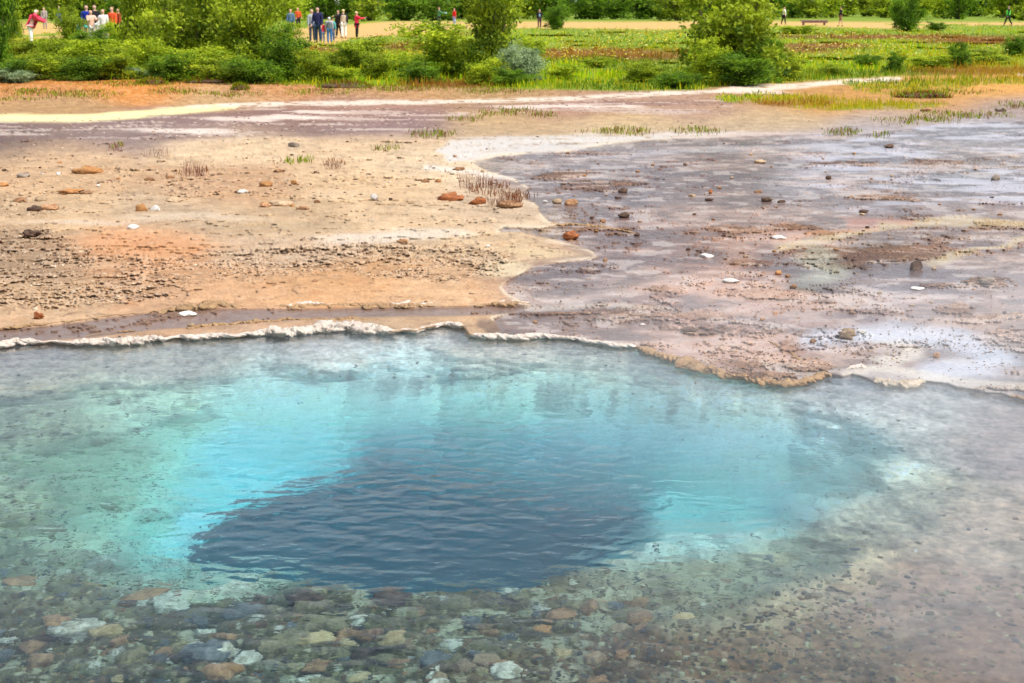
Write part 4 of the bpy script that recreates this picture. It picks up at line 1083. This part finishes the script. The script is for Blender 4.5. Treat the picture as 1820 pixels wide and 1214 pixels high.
def shrub_meshes(seed, nleaf=9000, leaf=0.035, shape='shrub'):
    """unit shrub: height 1, half width about 0.5"""
    r = random.Random(seed); g = np.random.default_rng(seed)
    bm = bmesh.new(); tips = []
    ns = r.randint(5, 8)
    for i in range(ns):
        a = 6.283 * i / ns + r.uniform(-.4, .4); spread = r.uniform(0.06, 0.44)
        top = Vector((math.cos(a) * spread, math.sin(a) * spread, r.uniform(0.48, 1.0) * (1.1 - spread * .7)))
        p0 = Vector((math.cos(a) * 0.03, math.sin(a) * 0.03, -0.03))
        path = [p0.lerp(top, t) + Vector((r.uniform(-.02, .02), r.uniform(-.02, .02), 0.05 * math.sin(t * 3.1))) for t in (0, .2, .4, .6, .8, 1)]
        tube(bm, path, 0.014, 0.004)
        for j in range(1, 6):
            for _ in range(2):
                b0 = path[j]; b1 = b0 + Vector((r.uniform(-.2, .2), r.uniform(-.2, .2), r.uniform(.0, .14)))
                tube(bm, [b0, b0.lerp(b1, .5) + Vector((0, 0, .015)), b1], 0.005, 0.002, 4); tips.append(b1)
            tips.append(path[j])
        tips.append(path[5] + Vector((0, 0, .05)))
    for _ in range(ns * 3):                              # skirt
        a = r.uniform(0, 6.283); d = r.uniform(.1, .46)
        tips.append(Vector((math.cos(a) * d, math.sin(a) * d, r.uniform(.04, .3))))
    wood = bpy.data.meshes.new('branches'); bm.to_mesh(wood); bm.free(); wood.materials.append(BARK)
    T = np.array([t[:] for t in tips]); k = g.integers(0, len(T), nleaf)
    rad = g.uniform(.03, .085, len(T))
    pos = T[k] + g.normal(0, 1, (nleaf, 3)) * rad[k][:, None] * [1, 1, .8]
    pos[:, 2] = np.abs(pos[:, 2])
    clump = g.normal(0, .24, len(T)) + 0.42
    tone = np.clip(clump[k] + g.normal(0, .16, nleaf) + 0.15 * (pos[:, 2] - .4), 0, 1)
    a = g.normal(0, 1, (nleaf, 3)); a /= np.linalg.norm(a, axis=1, keepdims=True)
    b = np.cross(a, g.normal(0, 1, (nleaf, 3))); b /= np.linalg.norm(b, axis=1, keepdims=True)
    s = (leaf * g.uniform(.5, 1.1, nleaf))[:, None]
    Vv = np.stack([pos - a * s * .9, pos + b * s * .42, pos + a * s * .9, pos - b * s * .42], 1).reshape(-1, 3)
    me = mesh_np('foliage', Vv, np.arange(nleaf * 4).reshape(-1, 4), False)
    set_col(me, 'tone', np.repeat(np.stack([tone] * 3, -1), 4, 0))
    return wood, me
SHR = [shrub_meshes(100 + i, 10000, 0.034) for i in range(5)]
SHF = [shrub_meshes(200 + i, 2200, 0.055) for i in range(4)]
_lm = {}
def leafed(me, mat):
    k = (me.name, mat)
    if k not in _lm:
        c = me.copy(); c.materials.clear(); c.materials.append(LM[mat]); _lm[k] = c
    return _lm[k]
def shrub(u, v, w, h, mat, label, name='birch_shrub', group=None, far=False, k=None, deep=1.0):
    src = (SHF if far else SHR); wood, fol = src[(int(u) if k is None else k) % len(src)]
    p = gp(u, v); m = pxm(u, v)
    e = empty(name, p, (u * 1.7) % 6.28); e.scale = (w * m * 1.2, w * m * 1.2 * deep, h * m * 1.12)
    tag(e, label, 'shrub' if 'tree' not in name else 'tree', group)
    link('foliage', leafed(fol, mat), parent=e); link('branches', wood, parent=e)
    return e
S_ = [
 (-8, 124, 66, 190, 'dark', 'large dark green birch at the left edge', 'birch_tree'),
 (112, 112, 100, 40, 'mid', 'low wide bush in front of the person in white trousers', 'birch_shrub'),
 (165, 120, 110, 44, 'bright', 'low pale green bush in front of the crowd at the left', 'birch_shrub'),
 (250, 118, 74, 150, 'mid', 'tall narrow birch just right of the crowd at the left', 'birch_tree'),
 (270, 135, 90, 60, 'bright', 'low bright bush at the foot of the tall narrow birch', 'birch_shrub'),
 (335, 125, 130, 150, 'mid', 'broad birch second from the crowd at the left', 'birch_tree'),
 (350, 138, 110, 50, 'bright', 'low bright bush before the broad birch', 'birch_shrub'),
 (450, 135, 128, 155, 'mid', 'big spreading birch left of the standing family', 'birch_tree'),
 (505, 142, 80, 70, 'dark', 'dark low bush at the right foot of the spreading birch', 'birch_shrub'),
 (557, 143, 66, 52, 'mid', 'small rounded bush below the standing family', 'birch_shrub'),
 (630, 127, 100, 55, 'mid', 'rounded bush below the woman in the red coat', 'birch_shrub'),
 (705, 128, 70, 32, 'bright', 'low bright bush in the meadow between two taller shrubs', 'birch_shrub'),
 (795, 134, 140, 84, 'bright', 'leaning bright bush left of the upright bushy birch', 'birch_shrub'),
 (872, 138, 112, 150, 'mid', 'upright bushy birch in the middle of the meadow edge', 'birch_tree'),
 (862, 149, 64, 44, 'bright', 'small bush in front of the upright bushy birch', 'birch_shrub'),
 (930, 118, 60, 50, 'bright', 'bright green bush right of the upright bushy birch', 'birch_shrub'),
 (935, 147, 70, 62, 'silver', 'silvery grey willow bush beside the upright bushy birch', 'willow_shrub'),
 (1300, 144, 170, 170, 'mid', 'large full birch right of the meadow centre', 'birch_tree'),
 (1255, 148, 80, 60, 'bright', 'lower bush at the left foot of the large full birch', 'birch_shrub'),
 (1350, 146, 80, 70, 'dark', 'dark lower bush at the right foot of the large full birch', 'birch_shrub'),
 (1612, 56, 48, 60, 'dark', 'dark upright bush by the sandy path on the right', 'birch_shrub'),
 (985, 52, 40, 40, 'dark', 'dark bush on the path right of the walker in light blue', 'birch_shrub'),
 (1703, 120, 34, 38, 'dark', 'small thin dark bush in the right meadow', 'birch_shrub'),
 (1588, 128, 36, 26, 'dark', 'small dark green bush at the right meadow edge', 'birch_shrub'),
 (1803, 100, 44, 32, 'dark', 'dark bush near the right edge of the meadow', 'birch_shrub'),
 (1662, 53, 30, 14, 'dark', 'low dark bush just right of the bush by the path', 'birch_shrub'),
 (410, 90, 80, 62, 'yellow', 'yellowish bush behind the spreading birch', 'birch_shrub'),
 (1000, 142, 60, 24, 'bright', 'low bright bush right of the silvery willow', 'birch_shrub'),
 (1140, 146, 70, 26, 'mid', 'low green bush left of the large full birch', 'birch_shrub'),
 (1062, 120, 50, 18, 'mid', 'little bush in the open middle meadow', 'birch_shrub'),
 (1420, 58, 60, 14, 'bright', 'bright low bush in front of the bench', 'birch_shrub'),
 (30, 145, 60, 20, 'silver', 'grey green low bush at the left edge of the orange strip', 'willow_shrub'),
 (245, 138, 60, 16, 'silver', 'pale grey green low bush before the orange strip', 'willow_shrub'),
]
S_ += [
 (40, 98, 70, 22, 'yellow', 'yellowish bush hiding the feet of the leaning person in red', 'birch_shrub'),
 (122, 88, 44, 66, 'mid', 'slender green birch between the person in blue and the crowd', 'birch_tree'),
 (168, 90, 56, 36, 'dark', 'dark bush right in front of the crowd at the left', 'birch_shrub'),
 (215, 84, 50, 40, 'bright', 'bright bush at the right side of the crowd', 'birch_shrub'),
 (20, 80, 40, 60, 'mid', 'green bush left of the leaning person in red', 'birch_shrub'),
 (300, 88, 60, 50, 'yellow', 'yellow green bush between two tall birches at the left', 'birch_shrub'),
 (508, 88, 60, 44, 'mid', 'green bush in front of the person in blue by the spreading birch', 'birch_shrub'),
 (20, 141, 90, 34, 'dark', 'dark low bush at the foot of the birch at the left edge', 'birch_shrub'),
 (85, 139, 90, 40, 'mid', 'green low bush above the dark earth hummock at the far left', 'birch_shrub'),
 (150, 141, 80, 34, 'dark', 'dark low bush in front of the pale green bush near the crowd', 'birch_shrub'),
 (205, 140, 80, 40, 'mid', 'green low bush above the small dark earth mound', 'birch_shrub'),
 (300, 143, 90, 44, 'dark', 'dark low bush between two bright low bushes at the left', 'birch_shrub'),
 (405, 144, 90, 44, 'mid', 'green low bush below the yellowish bush', 'birch_shrub'),
 (455, 147, 90, 40, 'dark', 'dark low bush below the big spreading birch', 'birch_shrub'),
 (600, 146, 70, 26, 'bright', 'bright little bush behind the long dark turf edge', 'birch_shrub'),
 (668, 140, 70, 34, 'mid', 'green little bush right of the rounded bush', 'birch_shrub'),
 (745, 146, 80, 34, 'dark', 'dark low bush under the leaning bright bush', 'birch_shrub'),
 (905, 152, 60, 30, 'dark', 'dark low bush left of the silvery willow foot', 'birch_shrub'),
 (1200, 156, 70, 26, 'dark', 'dark low bush at the far left foot of the large full birch', 'birch_shrub'),
 (1320, 150, 110, 50, 'dark', 'dark bush in front of the trunk of the large full birch', 'birch_shrub'),
 (1395, 142, 60, 36, 'mid', 'green low bush where the white salt line passes the large birch', 'birch_shrub'),
 (1480, 132, 60, 18, 'mid', 'low green bush above the white salt line at the right', 'birch_shrub'),
 (1660, 120, 70, 22, 'bright', 'low bright bush between two thin dark bushes', 'birch_shrub'),
 (1540, 118, 40, 20, 'dark', 'dark low bush among yellow flowers at the right', 'birch_shrub'),
 (1740, 112, 90, 20, 'mid', 'wide low bush at the right of the meadow', 'birch_shrub'),
]
for i, (u, v, w, h, m, lab, nm) in enumerate(S_): shrub(u, v, w, h, m, lab, nm, k=i)
far_t = [(u, 33 + random.uniform(-2, 2), random.uniform(46, 80), random.uniform(34, 60)) for u in range(-500, 2400, 34)]
for i, (u, v, w, h) in enumerate(far_t):
    m = random.choice(['dark', 'dark', 'dark', 'mid'] if 560 < u < 1400 else ['mid', 'bright', 'mid', 'dark'])
    shrub(u + random.uniform(-10, 10), v - (3 if 1380 < u < 1800 else 0), w, h, m, 'one of the green bushes of the far thicket beyond the sandy path', 'thicket_bush', 'bushes of the far thicket', True, k=i)
for i, u in enumerate(range(-560, 2440, 60)):
    shrub(u + random.uniform(-10, 10), 21, random.uniform(80, 110), random.uniform(40, 60), random.choice(['dark', 'dark', 'mid']), 'one of the tall trees closing off the thicket at the back', 'thicket_tree', 'trees behind the far thicket', True, k=i)

# earth hummocks
HUM = m_simple('dark_earth', (0.10, 0.06, 0.035), 0.95, 0.5, 8)
for i, (u, v, w, h, lab) in enumerate([(75, 140, 60, 12, 'dark earth hummock under the bushes at the far left'), (270, 149, 46, 12, 'small dark earth mound on the orange strip'), (370, 146, 70, 10, 'dark earth bank right of the small mound'),
      (425, 160, 30, 12, 'isolated dark earth lump on the orange strip'), (610, 154, 90, 14, 'long dark overhanging turf edge in the middle'), (1070, 108, 90, 7, 'dark peat edge in the middle meadow'), (195, 140, 50, 10, 'dark earth bank left of the small mound'),
      (1640, 172, 90, 10, 'dark mossy hummock on the right orange ground')]):
    me = ROUGHM[i % 4].copy(); me.materials.clear(); me.materials.append(HUM)
    o = bpy.data.objects.new('earth_hummock', me); COL.objects.link(o); p = gp(u, v); m = pxm(u, v)
    o.location = p; o.scale = (w * m / 2, w * m / 3, h * m * 1.0)
    nb = 420; a_ = rng.random(nb) * 6.28; q_ = np.sqrt(rng.random(nb)) * 1.15
    X_, Y_ = np.cos(a_) * q_, np.sin(a_) * q_
    Z_ = np.sqrt(np.clip(1 - np.minimum(q_, 1) ** 2, 0, 1)) * 0.62
    bl = blades('turf', np.stack([X_ * w * m / 2, Y_ * w * m / 3 + 0.05, Z_ * h * m - 0.01], -1), rng.uniform(.04, .13, nb), np.full(nb, 0.018), np.where((rng.random(nb) < .5)[:, None], lush * .7, ru) * rng.uniform(.5, 1.1, (nb, 1)), 0.7)
    o.rotation_euler = (0, 0, 0)
    root_ = empty('earth_hummock', p); tag(root_, lab, 'hummock'); o.name = 'mound'; o.location = (0, 0, 0); o.parent = root_
    tag(link('turf', bl, GRM, root_), kind='stuff'); continue; tag(o, lab, 'hummock')

# ------------------------------------------------------------------ bench
WOOD = m_simple('weathered_wood', (0.25, 0.16, 0.15), 0.8, 0.3, 4)
def box(bm, x0, x1, y0, y1, z0, z1):
    vs_ = [bm.verts.new((x, y, z)) for z in (z0, z1) for x, y in ((x0, y0), (x1, y0), (x1, y1), (x0, y1))]
    for f in ((3, 2, 1, 0), (4, 5, 6, 7), (0, 1, 5, 4), (1, 2, 6, 5), (2, 3, 7, 6), (3, 0, 4, 7)): bm.faces.new([vs_[i] for i in f])
def bmo(name, fn, mat, parent=None, bev=0.006):
    bm = bmesh.new(); fn(bm)
    if bev: bmesh.ops.bevel(bm, geom=list(bm.edges), offset=bev, segments=1, affect='EDGES')
    me = bpy.data.meshes.new(name); bm.to_mesh(me); bm.free(); return link(name, me, mat, parent)
bp = gp(1446, 44)
bench = empty('park_bench', bp, 0.05); tag(bench, 'low purple brown wooden bench beside the sandy path', 'bench')
L = 46 * pxm(1446, 44) / 2
bmo('seat', lambda b: [box(b, -L, L, -0.27 + i * .14, -0.15 + i * .14, .40, .50) for i in range(4)], WOOD, bench)
bmo('apron', lambda b: box(b, -L * .96, L * .96, -0.22, -0.16, .24, .398), WOOD, bench)
for sx in (-1, 1): bmo('leg', lambda b: (box(b, sx * L * .78 - .06, sx * L * .78 + .06, -.15, .24, -.02, .398)), WOOD, bench)

# ------------------------------------------------------------------ people
def skin_mesh(name, verts, edges, radii, root=0, sub=1):
    me = bpy.data.meshes.new(name); me.from_pydata([tuple(v) for v in verts], edges, [])
    o = bpy.data.objects.new(name + '_tmp', me); COL.objects.link(o)
    m = o.modifiers.new('s', 'SKIN'); m.use_smooth_shade = True
    for i, r in enumerate(radii):
        sv_ = me.skin_vertices[0].data[i]; sv_.radius = (r, r) if not isinstance(r, tuple) else r; sv_.use_root = (i == root)
    if sub:
        s = o.modifiers.new('d', 'SUBSURF'); s.levels = sub; s.render_levels = sub
    dg = bpy.context.evaluated_depsgraph_get(); dg.update()
    out = bpy.data.meshes.new_from_object(o.evaluated_get(dg)); out.name = name
    bpy.data.objects.remove(o); bpy.data.meshes.remove(me)
    return out
_cm = {}
def cloth(c):
    k = tuple(round(x, 3) for x in c)
    if k not in _cm: _cm[k] = m_simple('cloth', c, 0.85, 0.18, 9, 0.5)
    return _cm[k]
SKIN = m_simple('skin', (0.55, 0.33, 0.24), 0.55, 0.06, 5, 0.05)
def person(u, v, hgt, label, top, legs, hair, yaw=0.0, arms=((0.12, 0.1), (0.12, 0.1)), stride=0.0, lean=0.0, hood=False, coat=False, shorts=False, extra=None, bulk=1.12, vest=None):
    """hgt in metres; arms = ((side, forward) shoulder, elbow bend) given as (swing forward, elbow)"""
    p = gp(u, v); e = empty('person', p, yaw, hgt / 1.75); tag(e, label, 'person')
    Z = lambda x, y, z: Vector((x, y + lean * max(0, z - .9), z - abs(lean) * 0.15 * max(0, z - .9)))
    hip, neck = Z(0, 0, .95), Z(0, 0, 1.46)
    V_, E_, R_ = [], [], []
    def add(p_, r, pr=None):
        V_.append(p_); R_.append(r)
        if pr is not None: E_.append((pr, len(V_) - 1))
        return len(V_) - 1
    a = add(hip, (.13, .10)); b = add(Z(0, 0, 1.15), (.13, .10), a); c = add(Z(0, 0, 1.36), (.16, .10), b); nk = add(Z(0, 0, 1.47), .055, c)
    h1 = add(Z(0, .01, 1.56), (.068, .075), nk); h2 = add(Z(0, .0, 1.64), (.078, .092), h1); h3 = add(Z(0, -.005, 1.71), (.055, .065), h2)
    add(Z(0, .095, 1.62), .014, h2)
    for sx in (-1, 1): add(Z(sx * .082, 0, 1.62), .012, h2)
    J = {}
    for sx, (sw, el) in zip((-1, 1), arms):
        sh = Z(sx * .19, 0, 1.40)
        ua = Vector((sx * .10, math.sin(sw), -math.cos(sw))).normalized() * .29
        eb = sh + ua
        fa = Vector((sx * (.04 - .05 * min(el, 1)), math.sin(sw + el), -math.cos(sw + el))).normalized() * .25
        wr = eb + fa
        i1 = add(sh, .055, c); i2 = add(eb, .042, i1); i3 = add(wr, .027, i2)
        fd = fa.normalized(); side_ = Vector((1, 0, 0)); nrm = fd.cross(side_).normalized()
        pm_ = add(wr + fd * .06, (.036, .018), i3)
        for q, (off, ln) in enumerate(((-.027, .065), (-.009, .078), (.009, .074), (.027, .058))):
            k1 = add(wr + fd * .10 + side_ * off, .0095, pm_); add(wr + fd * (.10 + ln * .8) + side_ * off + nrm * .018, .008, k1)
        k1 = add(wr + fd * .055 - side_ * sx * .045, .011, pm_); add(wr + fd * .09 - side_ * sx * .058 + nrm * .01, .009, k1)
        J[sx] = (sh, eb, wr)
    LG = {}
    for sx in (-1, 1):
        sw = stride * sx
        hp = Vector((sx * .09, 0, .90)); kn = hp + Vector((sx * .015, math.sin(sw) * .43, -math.cos(sw) * .43)); bk = -0.35 * max(0, -sx * stride) - 0.05
        an = kn + Vector((0, math.sin(sw + bk) * .40, -math.cos(sw + bk) * .40)); an.z = max(an.z, .07)
        i1 = add(hp, .085, a); i2 = add(kn, .055, i1); i3 = add(an, .036, i2); add(an + Vector((0, .10, -.035)), .032, i3)
        LG[sx] = (hp, kn, an)
    link('body', skin_mesh('body', V_, E_, R_), SKIN, e)
    def chain(name, pts_, rad, mat, pr=None):
        ed = [(i, i + 1) for i in range(len(pts_) - 1)] if pr is None else pr
        o = link(name, skin_mesh(name, pts_, ed, rad), mat, e); return o
    tm = cloth(top); k = bulk
    low = .62 if coat else .88
    tv = [Z(0, 0, 1.12), Z(0, 0, 1.36), Z(0, 0, 1.45), Z(0, 0, low)]; te = [(0, 1), (1, 2), (0, 3)]; tr = [(.165 * k, .135 * k), (.175 * k, .135 * k), .085, (.185 * k, .15 * k)]
    tr_arm = []
    for sx in (-1, 1):
        sh, eb, wr = J[sx]; n0 = len(tv); tv += [sh, eb, wr]; te += [(1, n0), (n0, n0 + 1), (n0 + 1, n0 + 2)]; tr += [.078 * k, .062 * k, .045]
    if vest is not None:
        m0 = len(tv)
        chain('sleeves', tv, tr, tm, te)
        chain('vest', [Z(0, 0, 1.12), Z(0, 0, 1.36), Z(0, 0, 1.43), Z(0, 0, .86)], [(.185 * k, .155 * k), (.2 * k, .155 * k), .10, (.2 * k, .17 * k)], cloth(vest), [(0, 1), (1, 2), (0, 3)])
    else: chain('coat' if coat else 'jacket', tv, tr, tm, te)
    lv = [Vector((0, 0, .95))]; le = []; lr = [(.145, .12)]
    for sx in (-1, 1):
        hp, kn, an = LG[sx]; n0 = len(lv)
        if shorts: lv += [hp, kn + Vector((0, 0, .03))]; le += [(0, n0), (n0, n0 + 1)]; lr += [.11, .085]
        else: lv += [hp, kn, an + Vector((0, 0, .02))]; le += [(0, n0), (n0, n0 + 1), (n0 + 1, n0 + 2)]; lr += [.108, .08, .062]
    chain('shorts' if shorts else 'trousers', lv, lr, cloth(legs), le)
    for sx in (-1, 1):
        an = LG[sx][2]
        chain('shoe', [an + Vector((0, -.04, -.02)), an + Vector((0, .05, -.035)), an + Vector((0, .14, -.045))], [.045, .045, .032], cloth((.04, .035, .03)))
    if hood: chain('hood', [Z(0, -.02, 1.50), Z(0, -.025, 1.62), Z(0, -.02, 1.70)], [(.10, .09), (.105, .105), (.075, .08)], cloth(hair))
    else: chain('hair', [Z(0, -.035, 1.58), Z(0, -.02, 1.67), Z(0, -.005, 1.715)], [(.08, .07), (.094, .10), (.07, .075)], cloth(hair))
    if extra: extra(e, J, Z, chain)
    return e
TO = math.pi      # facing the camera
navy = (.02, .02, .07); blk = (.018, .016, .02); redp = (.80, .03, .08); white = (.88, .86, .85)
person(566, 78, 1.78, 'person in a navy coat and dark jeans standing at the left of the family', navy, (.03, .06, .12), (.03, .02, .02), TO - .3, bulk=1.2, arms=((.1, .3), (.2, .6)))
person(554, 75, 1.70, 'person in grey half hidden behind the person in the navy coat', (.30, .33, .36), (.05, .06, .09), (.35, .25, .2), TO + .5)
person(573, 77, 1.10, 'child in a red hooded jacket and pale jeans', (.70, .04, .07), (.25, .32, .50), (.16, .01, .06), .3, hood=True, bulk=1.2)
person(585, 76, 1.33, 'child in a grey hood, striped grey top and blue jeans', (.42, .38, .42), (.04, .16, .38), (.62, .62, .62), .2, hood=True, vest=(.12, .15, .16))
person(591, 74, 1.25, 'child in a teal top mostly behind the child in the grey hood', (.10, .40, .42), (.05, .10, .2), (.04, .03, .03), -.5)
person(602, 66, 1.62, 'person in black stretching an arm left', blk, blk, (.05, .04, .03), TO - .8, arms=((1.4, .1), (.1, .2)), stride=.15)
person(611, 68, 1.66, 'blond woman in a beige vest with black sleeves and white trousers', blk, white, (.85, .70, .35), .2, vest=(.50, .38, .28), arms=((.2, .4), (-.5, .3)), stride=.1)
person(633, 67, 1.56, 'blond woman in a red coat and black trousers raising her hands', redp, blk, (.85, .72, .40), -1.2, coat=True, arms=((1.0, .8), (1.0, .9)), bulk=1.1)
person(516, 62, 1.65, 'person in blue partly hidden by the spreading birch', (.08, .16, .26), (.03, .10, .13), (.45, .28, .15), TO, stride=.1)
person(530, 52, 1.68, 'person in an orange red top and black trousers right of the spreading birch', (.50, .08, .02), blk, (.55, .20, .08), TO + .4, arms=((.3, .6), (.3, .4)))
person(779, 49, 1.72, 'person in a long green coat holding something pale blue', (.07, .22, .10), (.04, .03, .03), (.30, .15, .10), -1.2, coat=True, arms=((.9, .9), (.9, .8)),
       extra=lambda e, J, Z, ch: ch('bag', [(J[1][2] + Vector((0, .05, -.10))), (J[1][2] + Vector((0, .05, .08)))], [.09, .08], cloth((.25, .50, .55))))
person(807, 47, 1.60, 'child sized person in a red jacket and light blue trousers', (.62, .02, .02), (.35, .42, .75), (.40, .22, .15), -1.0, vest=(.60, .015, .015), arms=((0, .1), (0, .1)))
person(957, 49, 1.55, 'walker in black with a light blue front', blk, (.10, .05, .06), (.25, .15, .10), TO, stride=.2, extra=lambda e, J, Z, ch: ch('shirt_front', [Z(0, .13, 1.02), Z(0, .14, 1.32)], [.075, .09], cloth((.28, .42, .62))))
person(1392, 42, 1.72, 'walker in a white top and black trousers by the large full birch', white, blk, (.2, .1, .06), -1.4, stride=.2)
person(1493, 47, 1.75, 'walker in a black jacket and tan shorts behind the bench', blk, (.28, .17, .10), (.06, .04, .03), 1.3, shorts=True, stride=.2, arms=((.2, .5), (-.2, .3)))
person(1790, 46, 1.78, 'walker in a neon green vest and black trousers at the far right', blk, blk, (.10, .06, .04), 1.5, vest=(.12, .85, .12), stride=.35)
person(56, 82, 1.78, 'person in red top, pale hat and white trousers leaning among the left bushes', (.72, .05, .10), white, (.75, .72, .55), -1.3, lean=.45, arms=((1.0, .3), (.9, .3)), hood=True, bulk=1.6)
person(80, 50, 1.70, 'person in grey behind the leaning person in red', (.35, .31, .29), (.3, .28, .27), (.4, .25, .2), TO)
person(106, 47, 1.80, 'person in blue between two bushes at the left', (.02, .06, .28), (.03, .08, .2), (.1, .06, .05), TO)
person(137, 80, 1.30, 'child in a teal jacket bending forward in the crowd at the left', (.05, .55, .48), (.03, .2, .18), (.5, .5, .48), -1.0, lean=.5, hood=True, arms=((1.2, .2), (1.0, .2)))
person(156, 76, 1.86, 'person in a royal blue jacket in the crowd at the left', (.01, .03, .30), (.6, .4, .3), (.1, .06, .05), TO, bulk=1.1)
person(172, 77, 1.86, 'person in black top and white shorts in the crowd at the left', blk, white, (.1, .06, .05), TO + .3, shorts=True)
person(186, 80, 1.72, 'person in white top and grey trousers in the crowd at the left', (.80, .74, .70), (.30, .33, .36), (.6, .3, .22), TO)
person(202, 79, 1.80, 'person in an orange red jacket and dark red trousers in the crowd at the left', (.80, .10, .03), (.18, .03, .015), (.3, .15, .08), TO - .4)
person(266, 58, 1.60, 'person in a salmon top seen through the tall narrow birch', (.60, .22, .15), (.2, .12, .1), (.4, .2, .12), TO)

# ------------------------------------------------------------------ steam drifting over the right side of the pool
def m_steam():
    s = NT('steam')
    c = s.obj()
    n1 = s.noise(0.9, 5, 0.6, vec=c, dist=0.8)
    sp_ = s.n('ShaderNodeSeparateXYZ'); s.l(c, sp_.inputs[0])
    d = s.map(n1, 0.36, 0.72, 0.0, 1.0)
    d = s.mul(d, s.map(sp_.outputs[0], 0.0, 1.5, 0.05, 1.0))
    d = s.mul(d, s.map(sp_.outputs[2], 0.05, 0.42, 1.0, 0.0))
    v = s.n('ShaderNodeVolumePrincipled'); v.inputs['Color'].default_value = (0.96, 0.97, 1.0, 1)
    s.l(s.mul(d, 0.60), v.inputs['Density']); s.l(v.outputs[0], s.out.inputs['Volume'])
    return s.m
o = bmo('steam', lambda b: box(b, -2.6, 4.2, 3.0, 8.6, Z_WATER + 0.006 + 0.06, 0.45), m_steam(), None, 0)
tag(o, 'thin white steam drifting over the pool', 'steam', kind='stuff')

person(164, 79, 1.60, 'person with bare arms and a salmon top between two people in the left crowd', (.70, .42, .32), (.55, .50, .45), (.5, .35, .2), TO + .6, arms=((.9, .9), (.7, 1.0)))
person(212, 72, 1.74, 'person in dark red at the right end of the crowd at the left', (.35, .05, .02), (.05, .03, .03), (.2, .1, .05), TO - .9)
